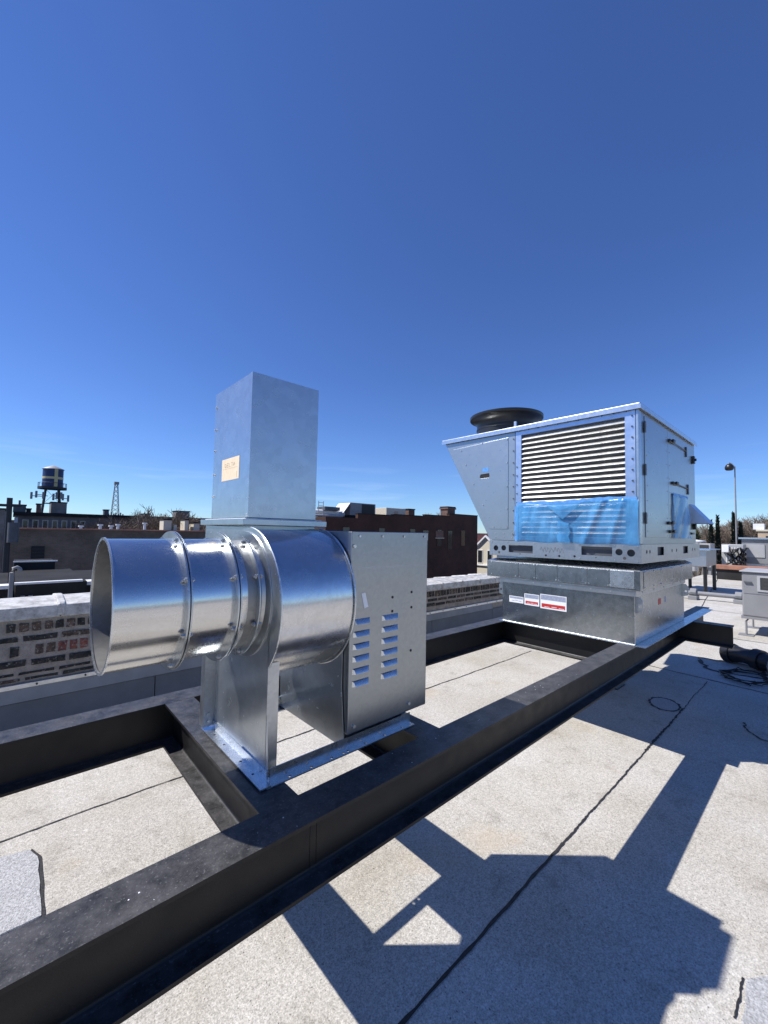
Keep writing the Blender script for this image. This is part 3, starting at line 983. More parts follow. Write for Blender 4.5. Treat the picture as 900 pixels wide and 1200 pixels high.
b = MB(); b.tube([(3.93, KY0 - 0.001, 0.99), (3.93, KY0 + 0.001, 0.99)], 0.022, 16); b.build('pipe_plug', 'galv', curb)

# =================================================================== ROOFTOP UNIT
rtu = thing('rooftop_unit', (4.4, 1.6, 1.37), 'large galvanised air handling cabinet with louvers, sloped end and black fan shroud on stepped curb', 'rooftop unit')
X0, X1, Y0, Y1T, Y1B = 3.53, 5.4, 0.985, 2.885, 2.30
ZR0, ZR1, ZTOP = 1.40, 1.545, 2.60
# base rail: front plate with fork pockets and pipe holes
x = X0 - 0.012
pockets = [[(x, 1.844, 1.435), (x, 2.087, 1.435), (x, 2.087, 1.505), (x, 1.844, 1.505)], [(x, 1.178, 1.445), (x, 1.414, 1.445), (x, 1.414, 1.517), (x, 1.178, 1.517)]]
circs = [hole_x(x, y, z, r, 16) for y, z, r in ((2.226, 1.47, 0.026), (2.141, 1.474, 0.026), (1.129, 1.481, 0.026), (1.045, 1.478, 0.028), (2.19, 1.43, 0.012), (1.09, 1.435, 0.012), (1.72, 1.425, 0.009), (1.6, 1.425, 0.009), (1.47, 1.43, 0.009), (1.97, 1.425, 0.006), (1.3, 1.43, 0.006))]
b = MB(); b.prism([(x, 0.978, ZR0), (x, 2.298, ZR0), (x, 2.298, ZR1), (x, 0.978, ZR1)], (0.004, 0, 0), pockets + circs)
rail = b.build('base_rail', 'galv_dull', rtu)
b = MB(); b.box(X0 + 0.02, 5.5, 1.0, 2.29, ZR0, ZR1 - 0.002); b.build('base_pan', 'darkgrey', rtu)
b = MB(); b.box(X0 - 0.008, X0 + 0.0195, 2.29, 2.298, ZR0, ZR1); b.build('rail_end', 'galv_dull', rtu)
y = 0.977
rect = [[(a, y, 1.452), (c, y, 1.452), (c, y, 1.522), (a, y, 1.522)] for a, c in ((3.95, 4.14), (4.81, 5.0))]
cc = [hole_y(a, y, 1.487, 0.016, 10) for a in (3.66, 3.74, 4.4, 4.56, 5.2, 5.3)]
b = MB(); b.prism([(X0 - 0.008, y, ZR0), (5.53, y, ZR0), (5.53, y, ZR1), (X0 - 0.008, y, ZR1)], (0, 0.004, 0), rect + cc)
b.build('base_rail', 'galv_dull', rtu)
b = MB()
for y_ in (1.0, 1.1, 1.43, 1.16, 2.1, 2.27, 1.83):
    for z_ in (1.418, 1.53):
        b.tube([(x, y_, z_), (x - 0.006, y_, z_)], 0.005, 6)
stuff(b.build('screw', 'bolt', rail))
# scribble on the rail
b = MB()
sq = []
rr = random.Random(11)
for k in range(26):
    t = k / 25
    sq.append((x - 0.0006, 1.77 - 0.21 * t, 1.475 + 0.022 * math.sin(k * 1.7) + rr.uniform(-0.006, 0.006)))
b.tube(sq, 0.0018, 4)
stuff(b.build('scribble', 'chalk', rail))
# body core (inset, dark) and the skins
b = MB()
b.prism([(X0 + 0.05, Y0 + 0.01, ZR1), (X0 + 0.05, Y1B - 0.01, ZR1), (X0 + 0.05, Y1T - 0.02, ZTOP - 0.01), (X0 + 0.05, Y0 + 0.01, ZTOP - 0.01)], (X1 - X0 - 0.052, 0, 0))
b.build('cabinet_core', 'grey', rtu)
# left (sloped) end skin on the front face
fl = 2.03
def sl(z):
    return Y1B + (Y1T - Y1B) * (z - ZR1) / (ZTOP - ZR1)
b = MB(); b.prism([(X0, fl, ZR1 + 0.001), (X0, Y1B, ZR1 + 0.001), (X0, Y1T, ZTOP), (X0, fl, ZTOP)], (0.045, 0, 0))
b.build('end_panel', 'galv_rtu', rtu, bevel=0.003)
zz0, zz1 = 1.655, 2.545
hd = [(X0 - 0.004, 2.315, 2.17), (X0 - 0.004, 2.415, 2.17), (X0 - 0.004, 2.425, 2.185), (X0 - 0.004, 2.415, 2.21), (X0 - 0.004, 2.315, 2.215), (X0 - 0.004, 2.308, 2.19)]
b = MB(); b.prism([(X0 - 0.004, 2.1, zz0), (X0 - 0.004, sl(zz0) - 0.06, zz0), (X0 - 0.004, sl(zz1) - 0.09, zz1 - 0.03), (X0 - 0.004, 2.1, zz1)], (0.0035, 0, 0), [hd])
ap = b.build('access_panel', 'galv_rtu', rtu, bevel=0.0015)
b = MB(); b.box(X0 - 0.0004, X0 - 0.0002, 2.3, 2.43, 2.165, 2.22); b.build('handle_recess', 'dark', ap)
b = MB(); b.box(X0 - 0.0052, X0 - 0.0042, 2.32, 2.39, 2.235, 2.275); b.build('sticker', 'tape', ap)
b = MB()
for y_, z_ in ((2.115, 2.53), (2.115, 2.3), (2.115, 2.07), (2.115, 1.85), (2.115, 1.675), (2.26, 1.675), (2.4, 2.535), (2.66, 2.49), (2.6, 2.33), (2.5, 2.12), (2.38, 1.9)):
    b.tube([(X0 - 0.003, y_, z_), (X0 - 0.011, y_, z_)], 0.006, 6)
for y_ in (2.06, 2.15, 2.24):
    for z_ in (1.575, 1.615):
        b.tube([(X0 + 0.001, y_, z_), (X0 - 0.006, y_, z_)], 0.005, 6)
stuff(b.build('screw', 'bolt', rtu))
# louver frame with the slats
LY0, LY1, LZ0, LZ1 = 1.083, 1.965, 1.56, 2.545
b = MB()
ow = [[(X0 + 0.0, LY0, LZ0 + 0.03), (X0, LY1, LZ0 + 0.03), (X0, LY1, LZ1), (X0, LY0, LZ1)]]
b.prism([(X0, Y0 + 0.024, ZR1 + 0.001), (X0, fl - 0.004, ZR1 + 0.001), (X0, fl - 0.004, ZTOP), (X0, Y0 + 0.024, ZTOP)], (0.045, 0, 0), ow)
lf = b.build('louver_frame', 'film_metal', rtu, bevel=0.002)
pitch = 0.0462
z = LZ1 - 0.014
first = None
k = 0
while z > LZ0 + 0.06:
    pr = [(X0 + 0.047, z), (X0 + 0.03, z - 0.001), (X0 + 0.006, z - 0.026), (X0 + 0.003, z - 0.0305), (X0 + 0.004, z - 0.0345), (X0 + 0.008, z - 0.034), (X0 + 0.0075, z - 0.0305), (X0 + 0.032, z - 0.0045), (X0 + 0.047, z - 0.004)]
    if first is None:
        b = MB(); b.prism([(a, LY0 + 0.001, c) for a, c in pr], (0, LY1 - LY0 - 0.002, 0))
        first = b.build('louver_blade', 'alu', rtu, smooth=35)
        zf = z
    else:
        share(first, (0, 0, z - zf), rtu)
    z -= pitch; k += 1
b = MB()
for i in range(8):
    z_ = 1.95 + i * 0.085
    b.tube([(X0, 1.03, z_), (X0 - 0.008, 1.03, z_)], 0.007, 6)
    b.tube([(X0, 2.008, z_ - 0.3), (X0 - 0.008, 2.008, z_ - 0.3)], 0.006, 6)
for i in range(9):
    b.tube([(X0 - 0.002, 2.045, 1.6 + i * 0.115), (X0 - 0.008, 2.045, 1.6 + i * 0.115)], 0.006, 6)
for i in range(11):
    y_ = 1.07 + i * 0.091
    b.prism([(X0 - 0.006, y_ - 0.012, 2.598), (X0 - 0.006, y_ + 0.012, 2.598), (X0 - 0.006, y_, 2.58)], (0.006, 0, 0))
stuff(b.build('screw', 'hingegrey', lf))
# corner post
b = MB(); b.box(X0 - 0.002, X0 + 0.06, Y0 - 0.002, Y0 + 0.022, ZR1 + 0.001, ZTOP); b.build('corner_post', 'galv', rtu, bevel=0.006)
# roof with an upstand edge
b = MB(); b.box(X0 - 0.02, X1 + 0.02, Y0 - 0.018, Y1T + 0.03, ZTOP + 0.001, ZTOP + 0.036); rp_ = b.build('roof_panel', 'galv_bright', rtu, bevel=0.007, bseg=3)
b = MB(); b.box(X0 - 0.024, X0 - 0.0205, Y0 - 0.018, Y1T + 0.03, ZTOP - 0.012, ZTOP + 0.02); b.build('drip_edge', 'galv_bright', rp_)
b = MB(); b.box(X0 - 0.024, X1 + 0.02, Y0 - 0.0225, Y0 - 0.0185, ZTOP - 0.012, ZTOP + 0.02); b.build('drip_edge', 'galv_bright', rp_)
# side (door) face
b = MB(); b.box(X0 + 0.062, X1, Y0, Y0 + 0.012, ZR1 + 0.001, ZTOP - 0.001); b.build('side_wall', 'galv_rtu', rtu)
b = MB(); b.box(3.66, 4.318, Y0 - 0.006, Y0 - 0.0005, 1.6, 2.56); d1 = b.build('door', 'galv_rtu', rtu, bevel=0.002)
b = MB(); b.box(4.326, 5.36, Y0 - 0.006, Y0 - 0.0005, 1.6, 2.56); d2 = b.build('door', 'galv_rtu', rtu, bevel=0.002)
for z_ in (2.47, 2.13, 1.75):
    b = MB(); b.box(3.634, 3.664, Y0 - 0.015, Y0 - 0.0062, z_ - 0.045, z_ + 0.045); b.build('hinge', 'hingegrey', d1, bevel=0.004)
def latch(xc, zc, arm=None):
    b = MB(); b.box(xc - 0.08, xc + 0.08, Y0 - 0.026, Y0 - 0.0065, zc - 0.013, zc + 0.013)
    b.box(xc - 0.03, xc + 0.04, Y0 - 0.042, Y0 - 0.0265, zc - 0.01, zc + 0.016)
    la = b.build('latch', 'blackplastic', d2, bevel=0.005)
    if arm:
        b = MB(); b.tube([(xc + 0.08, Y0 - 0.018, zc), (arm, Y0 - 0.014, zc - 0.005)], 0.005, 6)
        b.box(arm - 0.014, arm + 0.014, Y0 - 0.018, Y0 - 0.0065, zc - 0.06, zc + 0.04)
        b.build('latch_arm', 'hingegrey', la)
latch(4.4, 2.475, 4.98); latch(4.5, 2.1, 5.03); latch(4.34, 1.73); latch(4.38, 1.655)
b = MB(); b.box(5.235, 5.285, Y0 - 0.03, Y0 - 0.0065, 2.38, 2.46); b.tube([(5.26, Y0 - 0.03, 2.42), (5.26, Y0 - 0.045, 2.42)], 0.014, 10); b.build('door_stop', 'blackplastic', d2, bevel=0.004)
b = MB(); b.tube([(5.25, Y0 - 0.006, 1.72), (5.25, Y0 - 0.035, 1.72)], 0.03, 12); b.box(5.12, 5.22, Y0 - 0.025, Y0 - 0.0065, 1.638, 1.658); b.build('drain_fitting', 'blackplastic', d2)
# unseen hood-shaped block added behind the far end to lengthen the cabinet's shadow
b = MB(); b.prism([(X1 + 0.001, 1.22, 1.75), (X1 + 0.75, 1.22, 1.62), (X1 + 0.75, 1.22, 1.8), (X1 + 0.35, 1.22, 2.58), (X1 + 0.001, 1.22, 2.58)], (0, 1.3, 0)); b.build('hidden_shadow_block', 'galv_rtu', rtu)
# small rain hood
hx0, hx1, hz0, hz1, hy = 5.11, 5.35, 1.75, 1.95, Y0 - 0.0065
b = MB(); b.add([(hx0, hy, hz1), (hx1, hy, hz1), (hx0, hy - 0.16, hz0), (hx1, hy - 0.16, hz0), (hx0, hy, hz0), (hx1, hy, hz0)],
                [(0, 2, 3, 1), (0, 4, 2), (1, 3, 5)])
ho = b.build('rain_hood', 'film_metal', d2)
sm = ho.modifiers.new('thick', 'SOLIDIFY'); sm.thickness = 0.003
b = MB()
for i in range(8):
    for x_ in (3.7, 4.28, 4.37):
        b.tube([(x_, Y0 - 0.006, 1.65 + i * 0.12), (x_, Y0 - 0.010, 1.65 + i * 0.12)], 0.004, 6)
stuff(b.build('screw', 'bolt', d1))
# side electrical wing panel at back
# condenser fan shroud on the roof
sh = MB().lathe([(0.31, 0.0), (0.31, 0.10), (0.316, 0.105), (0.316, 0.12), (0.31, 0.125), (0.312, 0.165), (0.33, 0.198), (0.365, 0.218), (0.385, 0.222), (0.388, 0.228), (0.388, 0.252), (0.383, 0.252), (0.36, 0.24), (0.32, 0.2), (0.302, 0.16), (0.3, 0.0)], (3.98, 2.4, ZTOP + 0.0362), 'z', 64).build('fan_shroud', 'blackplastic', rtu, smooth=40)
b = MB()
for k in range(10):
    r_ = 0.03 + k * 0.03
    b.tube([(3.98 + r_ * math.cos(t), 2.4 + r_ * math.sin(t), ZTOP + 0.25) for t in [2 * math.pi * i / 32 for i in range(33)]], 0.003, 4, False)
for k in range(4):
    t = math.pi * k / 4
    b.tube([(3.98 + 0.33 * math.cos(t), 2.4 + 0.33 * math.sin(t), ZTOP + 0.245), (3.98 - 0.33 * math.cos(t), 2.4 - 0.33 * math.sin(t), ZTOP + 0.245)], 0.004, 4)
stuff(b.build('fan_guard', 'blackplastic', sh))
b = MB(); b.tube([(3.62, 2.18, ZTOP + 0.036), (3.62, 2.18, ZTOP + 0.06), (3.62, 2.12, ZTOP + 0.06), (3.62, 2.12, ZTOP + 0.036)], 0.006, 6); b.build('lifting_eye', 'bolt', rtu)
b = MB(); b.box(3.595, 3.615, 2.06, 2.08, ZTOP + 0.03, ZTOP + 0.11); b.build('shroud_bracket', 'galv_bright', sh)


# blue protective film sheets taped on
def film_sheet(name, nu, nv, fn, mat, label, cat, loc):
    b = MB(); vs = []; fs = []
    for j in range(nv + 1):
        for i in range(nu + 1):
            vs.append(fn(i / nu, j / nv))
    for j in range(nv):
        for i in range(nu):
            a = j * (nu + 1) + i
            fs.append((a, a + 1, a + nu + 2, a + nu + 1))
    b.add(vs, fs)
    t = thing(name, loc, label, cat)
    o = b.build('sheet', mat, t, smooth=70)
    return t


rf = random.Random(5)
ph = [rf.uniform(0, 6.28) for _ in range(8)]


def f1(u, v):
    y = 2.0 - 1.012 * u
    top = 1.88 + 0.005 * math.sin(u * 9 + 1) + 0.004 * math.sin(u * 23) + 0.012 * u
    bot = 1.54 + 0.005 * math.sin(u * 17)
    z = top + (bot - top) * v
    bl = 0.02 * (abs(math.sin(v * math.pi)) ** 0.6) * (0.7 + 0.3 * math.sin(u * 9 + 1.5 * v)) + 0.004 * abs(math.sin(u * 31 + v * 3 + ph[0]))
    bl += 0.02 * math.exp(-((u - 0.42) / 0.05) ** 2) * (1 - v) + 0.02 * math.exp(-((u - 0.75 + 0.15 * v) / 0.03) ** 2) + 0.018 * math.exp(-((u - 0.9 + 0.1 * v) / 0.025) ** 2)
    return (X0 - 0.012 - max(0.0, bl), y, z)


t1 = film_sheet('protective_film', 90, 40, f1, 'film', 'crumpled translucent blue film taped over the lower louvers of the large cabinet', 'plastic film', (X0, 1.5, 1.54))
# tape along the top, sides and the bunched middle tail
def tape_strip(parent, pts, w, nrm):
    b = MB(); vs = []; fs = []
    for i, q in enumerate(pts):
        q = Vector(q)
        a = Vector(pts[max(0, i - 1)]); c = Vector(pts[min(len(pts) - 1, i + 1)])
        d = (c - a).normalized(); s = d.cross(Vector(nrm)).normalized()
        j = rf.uniform(-0.004, 0.004)
        vs += [q + s * (w / 2 + j), q - s * (w / 2 - j)]
        if i: fs.append((2 * i - 2, 2 * i - 1, 2 * i + 1, 2 * i))
    b.add(vs, fs)
    return b.build('tape_strip', 'tape', parent, smooth=60)


tape_strip(t1, [(X0 - 0.006 + rf.uniform(-.004, 0), 2.01, 1.87 - 0.33 * i / 12) for i in range(13)], 0.035, (1, 0, 0))
tape_strip(t1, [(X0 - 0.014 + rf.uniform(-.003, 0), 2.0 - 1.0 * i / 30, 1.888 + 0.005 * math.sin(i * 0.3 + 1) + 0.012 * i / 30) for i in range(31)], 0.03, (1, 0, 0))
tail = []
for i in range(10):
    tail.append((X0 - 0.045 - 0.004 * math.sin(i), 1.55 + 0.006 * math.sin(i * 1.3), 1.72 - 0.18 * i / 9))
tape_strip(t1, tail, 0.1, (1, 0, 0)).data.materials[0] = MT['film']
b = MB(); b.add([(X0 - 0.052, 1.70, 1.87), (X0 - 0.056, 1.40, 1.875), (X0 - 0.06, 1.55, 1.74), (X0 - 0.066, 1.56, 1.82)], [(0, 2, 3), (3, 2, 1), (0, 3, 1)])
b.build('folded_flap', 'film', t1)


def f2(u, v):
    x = 4.44 + 0.55 * u
    z = 2.0 - 0.405 * v
    return (x, Y0 - 0.012 - 0.012 * abs(math.sin(u * 6 + v * 4)) * (0.4 + v) - 0.02 * v * u, z)


t2 = film_sheet('protective_film', 24, 24, f2, 'film', 'small square of blue film hanging on the cabinet door between the latches', 'plastic film', (4.7, Y0, 1.6))
tape_strip(t2, [(4.44 + 0.01 * math.sin(i), Y0 - 0.016, 2.0 - 0.4 * i / 10) for i in range(11)], 0.03, (0, 1, 0))
tape_strip(t2, [(4.44 + 0.55 * i / 10, Y0 - 0.016, 2.0) for i in range(11)], 0.025, (0, 1, 0))

# =================================================================== PARAPET
PYF = 4.12
para = thing('parapet_wall', (1.0, 4.2, 0), 'old brick parapet with silver painted coping tiles behind the black frame', 'parapet')
b = MB()
b.box(-6, 2.0, PYF, 4.58, -1.0, 0.8941)
b.box(2.002, 7.1, PYF, 4.58, -1.0, 0.7318)
b.build('wall_core', 'mortar', para)
rb = random.Random(21)
nobj = [0]
farb = {0: MB(), 1: MB(), 2: MB()}
BM = ['brick_black', 'brick_brown', 'brick_red']


def brick(x0, x1, z0, z1, mi, single):
    y0 = PYF - rb.uniform(0.004, 0.013)
    j = lambda: rb.uniform(-0.004, 0.004)
    v = [(x0 + j(), y0 + j() * .5, z0 + j()), (x1 + j(), y0 + j() * .5, z0 + j()), (x1 + j(), y0 + j() * .5, z1 + j()), (x0 + j(), y0 + j() * .5, z1 + j())]
    xm = (x0 + x1) / 2
    w = v + [(xm + j(), y0 - 0.001, z0 + j()), (xm + j(), y0 - 0.001, z1 + j())]
    w = w + [(a, PYF + 0.01, c) for a, _, c in w]
    fs = [(0, 4, 5, 3), (4, 1, 2, 5), (0, 6, 10, 4), (4, 10, 7, 1), (1, 7, 8, 2), (2, 8, 11, 5), (5, 11, 9, 3), (3, 9, 6, 0)]
    if single and nobj[0] < 290:
        b = MB(); b.add(w, fs)
        b.build('brick', BM[mi], para)
        nobj[0] += 1
    else:
        farb[mi].add(w, fs)


def pick(row):
    r = rb.random()
    if row in (1, 3): return 0 if r < 0.75 else 1
    if row == 2: return 0 if r < 0.3 else (1 if r < 0.55 else 2)
    return 0 if r < 0.45 else 1


def row(x0, x1, z0, z1, kind, ri, single):
    x = x0 + rb.uniform(0, 0.05)
    while x < x1:
        w = 0.206 if kind == 'S' else 0.05
        w *= rb.uniform(0.92, 1.08)
        if rb.random() > 0.04:
            brick(x, min(x + w, x1), z0, z1, pick(ri), single and x > -0.2)
        x += w + (0.03 if kind == 'S' else 0.02)


rowsL = [(0.8059, 0.8647, 'R', 0), (0.7318, 0.7682, 'S', 1), (0.6259, 0.6965, 'R', 2), (0.5471, 0.5906, 'S', 3), (0.4847, 0.5035, 'S', 1), (0.4412, 0.4612, 'S', 3)]
for z0, z1, k, ri in rowsL:
    row(-0.14, 0.9, z0, z1, k, ri, True)
    row(0.91, 1.99, z0, z1, k, ri, False)
    row(-4.5, -0.16, z0, z1, k, ri, False)
for z0, z1, k, ri in [(0.6412, 0.7176, 'R', 0), (0.5741, 0.6094, 'S', 1), (0.5, 0.5412, 'S', 0)]:
    row(3.9, 7.05, z0, z1, k, ri, True)
    row(2.02, 3.89, z0, z1, k, ri, False)
for mi in farb:
    if farb[mi].f:
        stuff(farb[mi].build('brick', BM[mi], para))


def coping_tile(x0, x1, zt):
    b = MB()
    yb, yf = 4.68, PYF - 0.035
    pr = [(yf, zt - 0.095), (yf, zt - 0.004), (yf + 0.012, zt), (4.40, zt + 0.03), (yb, zt), (yb, zt - 0.085)]
    b.prism([(x0 + 0.003, a, c) for a, c in pr], (x1 - x0 - 0.006, 0, 0))
    o = b.build('coping_tile', 'coping', para, bevel=0.006)
    b = MB()
    pr2 = [(yf - 0.012, zt - 0.085), (yf - 0.014, zt + 0.006), (yf + 0.01, zt + 0.016), (4.40, zt + 0.048), (yb + 0.01, zt + 0.012), (yb + 0.01, zt - 0.06)]
    b.prism([(x0 - 0.022, a, c) for a, c in pr2], (0.05, 0, 0))
    b.build('coping_lap', 'coping', o, bevel=0.012, bseg=3)


xx = 0.318 - 0.73 * 6
while xx < 1.75:
    coping_tile(xx, min(xx + 0.73, 2.0), 0.9918)
    xx += 0.73
xx = 4.976 - 0.494 * 6
while xx < 6.9:
    coping_tile(xx, xx + 0.494, 0.8294)
    xx += 0.494
# base flashing
b = MB(); b.prism([(-6, PYF - 0.016, 0.3882), (-6, PYF - 0.035, 0.2941), (-6, PYF - 0.002, 0.2882), (-6, PYF - 0.002, 0.3882)], (12.36, 0, 0))
b.build('upper_flashing', 'membrane_light', para)
b = MB(); b.box(-6, 7.06, PYF - 0.024, PYF - 0.001, 0.3888, 0.4235); b.build('termination_bar', 'termbar', para, bevel=0.003)
b = MB()
for i in range(36):
    b.tube([(-4 + i * 0.3, PYF - 0.02, 0.4071), (-4 + i * 0.3, PYF - 0.032, 0.4071)], 0.007, 6)
stuff(b.build('screw', 'tar', para))
xs = [-6, -1.2, 1.01, 2.2, 3.45, 4.74, 6.36, 7.06]
for a, c in zip(xs[:-1], xs[1:]):
    b = MB(); b.prism([(a + 0.004, PYF - 0.022, 0.2871), (a + 0.004, PYF - 0.045, 0.0), (a + 0.004, PYF - 0.12, RZ + 0.003), (a + 0.004, PYF, RZ + 0.003), (a + 0.004, PYF, 0.2871)], (c - a - 0.008, 0, 0))
    b.build('base_flashing', 'membrane', para)

# =================================================================== RIGHT: FAR ROOF EQUIPMENT
def thing_box(name, x0, x1, y0, y1, z0, z1, mat, label, cat, group=None):
    t = thing(name, ((x0 + x1) / 2, (y0 + y1) / 2, z0), label, cat, group)
    b = MB(); b.box(x0, x1, y0, y1, z0, z1)
    b.build('body', mat, t, bevel=min(0.02, 0.1 * min(x1 - x0, y1 - y0, z1 - z0)))
    return t


_before = set(o.name for o in COL.objects)
# insulated pipe on the shaded roof
t = thing('insulated_pipe', (7.2, 0.7, 0.1), 'black insulated pipe lying on the shaded roof past the beam end', 'pipe')
def pt(k):
    return Vector((7.35 - 0.9 * k, 1.02 - 1.5 * k, 0.12 + 0.02 * math.sin(k * 9)))
b = MB(); b.tube([pt(i / 16) for i in range(17)], [0.105 + 0.012 * math.sin(i * 2.1) for i in range(17)], 14); b.build('insulation', 'blackplastic', t, smooth=50)
for k in (0.0, 0.2, 0.42, 0.7):
    c = pt(k); d = (pt(k + 0.03) - pt(k)).normalized()
    b = MB(); b.tube([c, c + d * 0.1], 0.13, 14); b.build('fitting', 'blackplastic', t, smooth=50)
b = MB(); b.tube([pt(0.33), pt(0.355)], 0.122, 14); b.build('collar_band', 'lightgrey', t, smooth=50)
# cable coil
rr = random.Random(9)
pth = []
for i in range(70):
    a = i * 0.42
    pth.append((6.6 + 0.28 * math.cos(a) + rr.uniform(-.06, .06), 0.75 + 0.2 * math.sin(a) + rr.uniform(-.05, .05), 0.012 + 0.0006 * i))
b = MB(); b.tube(pth, 0.006, 6)
tag(b.build('cable', 'blackplastic', None, smooth=60, loc=(6.6, 0.75, 0)), 'loose black cable coiled on the shaded roof beside the insulated pipe', 'cable')
# pale roof unit on legs, right edge
t = thing('condensing_unit', (10.1, 0.4, 0), 'pale grey packaged unit on thin legs at the right edge', 'air conditioner')
b = MB(); b.box(9.55, 10.6, -0.45, 1.1, 0.34, 1.1); b.build('body', 'grey', t, bevel=0.02)
b = MB(); b.box(9.52, 10.63, -0.48, 1.13, 1.102, 1.125); b.build('lid', 'lightgrey', t, bevel=0.008)
b = MB(); b.box(9.56, 10.6, -0.47, 1.12, 0.29, 0.338); b.build('base_rail', 'grey', t)
b = MB(); b.prism([(9.535, 0.9, 0.78), (9.535, -0.35, 0.78), (9.535, -0.35, 1.05), (9.535, 0.9, 1.05)], (0.014, 0, 0), [[(9.535, 0.86, 0.81), (9.535, -0.31, 0.81), (9.535, -0.31, 1.02), (9.535, 0.86, 1.02)]]); b.build('grille_frame', 'lightgrey', t)
b = MB(); b.box(9.538, 9.549, -0.3, 0.85, 0.815, 1.015); b.build('coil_grille', 'coil', t)
b = MB(); b.box(9.543, 9.5495, -0.4, 1.08, 0.735, 0.741); b.build('panel_seam', 'grey', t)
b = MB(); b.box(9.52, 9.549, 0.97, 1.07, 0.92, 0.94); b.build('handle', 'darkgrey', t)
for (lx, ly) in ((9.6, 1.06), (9.6, -0.4), (10.5, 1.06), (10.5, -0.4)):
    b = MB(); b.tube([(lx, ly, 0.0), (lx, ly, 0.24), (lx + 0.04, ly - 0.03, 0.29)], 0.016, 8); b.box(lx - 0.1, lx + 0.1, ly - 0.1, ly + 0.1, 0, 0.012); b.build('leg', 'grey', t)
# gas pipe on roller supports
t = thing('gas_pipe', (14.2, 1, 0), 'grey gas pipe on low supports across the sunny roof', 'pipe')
b = MB(); b.tube([(13.9, 3.2, 0.17), (14.9, -4, 0.17)], 0.06, 10); b.build('pipe', 'grey', t, smooth=50)
for k in (0.08, 0.21, 0.5, 0.8):
    x_ = 13.9 + k; y_ = 3.2 - 7.2 * k
    b = MB(); b.box(x_ - 0.17, x_ + 0.17, y_ - 0.1, y_ + 0.1, 0, 0.105); b.tube([(x_, y_ - 0.07, 0.2), (x_, y_ + 0.07, 0.2)], 0.1, 10); b.build('support', 'grey', t, bevel=0.01)
# duct platform on legs
t = thing('duct_platform', (16.3, 3.0, 0), 'grey sheet metal box raised on four dark legs behind the cabinet', 'duct')
b = MB(); b.box(15.6, 17.2, 2.6, 3.9, 0.82, 1.31); b.build('box', 'galv_dull', t, bevel=0.01)
b = MB(); b.box(15.5, 17.3, 2.5, 4.0, 1.312, 1.34); b.build('lid', 'galv_bright', t)
for lx in (15.7, 17.1):
    for ly in (2.65, 3.3):
        b = MB(); b.tube([(lx, ly, 0), (lx, ly, 0.82)], 0.05, 8); b.build('leg', 'blackplastic', t)
# dividing wall
t = thing('dividing_wall', (22, -1, 0), 'low dark dividing wall with a rust coloured coping across the roof', 'wall')
b = MB(); b.box(21.8, 22.1, -9, 3.3, 0, 0.42); b.build('wall', 'tarroof', t)
b = MB(); b.box(21.72, 22.18, -9.05, 3.35, 0.421, 0.6); b.build('coping', 'rust', t, bevel=0.02)
# condensers behind the wall
t = thing('condensing_unit', (24.3, 4.0, 0), 'dark fronted condensing unit under a white mushroom vent', 'air conditioner')
b = MB(); b.box(23.7, 24.7, 3.78, 5.0, 0.35, 1.44); b.build('body', 'lightgrey', t, bevel=0.02)
b = MB(); b.box(23.67, 23.698, 3.86, 4.92, 0.42, 1.38); b.build('coil_grille', 'coil', t)
for y_ in (3.85, 4.9):
    b = MB(); b.box(23.8, 24.6, y_ - 0.05, y_ + 0.05, 0, 0.349); b.build('leg', 'grey', t)
t = thing('condensing_unit', (24.8, 3.0, 0), 'light grey condensing unit with white switch box and black hoses', 'air conditioner')
b = MB(); b.box(24.4, 25.3, 2.72, 3.5, 0.45, 1.43); b.build('body', 'lightgrey', t, bevel=0.02)
for i in range(6):
    b = MB(); b.box(24.385, 24.3995, 2.8 + i * 0.1, 2.83 + i * 0.1, 0.6, 1.3); b.build('rib', 'white', t)
b = MB(); b.box(24.15, 24.38, 3.2, 3.45, 1.06, 1.38); b.build('switch_box', 'white', t, bevel=0.02)
rr = random.Random(4)
b = MB()
for k in range(9):
    q = [(24.2 + rr.uniform(-.1, .1), 3.15 - 0.07 * k, 1.3 - rr.uniform(0, .2))]
    for j in range(6):
        q.append((24.1 + rr.uniform(-.2, .2), 3.15 - 0.07 * k + rr.uniform(-.12, .12), 1.15 - 0.16 * j + rr.uniform(-.05, .05)))
    b.tube(q, 0.045, 6)
stuff(b.build('hose', 'blackplastic', t, smooth=60))
b = MB(); b.box(24.5, 25.2, 2.8, 3.4, 0, 0.449); b.build('leg', 'grey', t)
t = thing('packaged_unit', (26, 1.9, 0), 'long grey packaged rooftop unit with a dark coil at the far right', 'air conditioner')
b = MB(); b.box(25.4, 27.5, -0.6, 2.9, 0.55, 1.68); b.build('body', 'grey', t, bevel=0.03)
b = MB(); b.box(25.3, 27.6, -0.7, 3.0, 1.682, 1.76); b.build('lid', 'galv_bright', t)
b = MB(); b.box(25.37, 25.398, 2.1, 2.75, 0.85, 1.45); b.build('access_panel', 'lightgrey', t)
b = MB(); b.box(25.37, 25.398, -0.5, 1.95, 0.66, 1.4); b.build('coil_grille', 'coil', t)
b = MB(); b.box(25.5, 27.4, -0.5, 2.8, 0.0, 0.549); b.build('curb', 'white', t)
b = MB(); b.add([(25.41, 2.9, 1.6), (25.41, 3.3, 0.5), (25.41, 2.9, 0.5)], [(0, 1, 2)]); 
# white mushroom vent
t = thing('roof_vent', (26.2, 5.0, 0), 'white mushroom vent standing behind the dark condensing unit', 'vent')
MB().lathe([(0.0, 1.85), (0.12, 1.83), (0.15, 1.62), (0.62, 1.55), (0.64, 1.48), (0.3, 1.46), (0.3, 0)], (26.2, 5.0, 0), 'z', 20).build('hood', 'white', t, smooth=50)
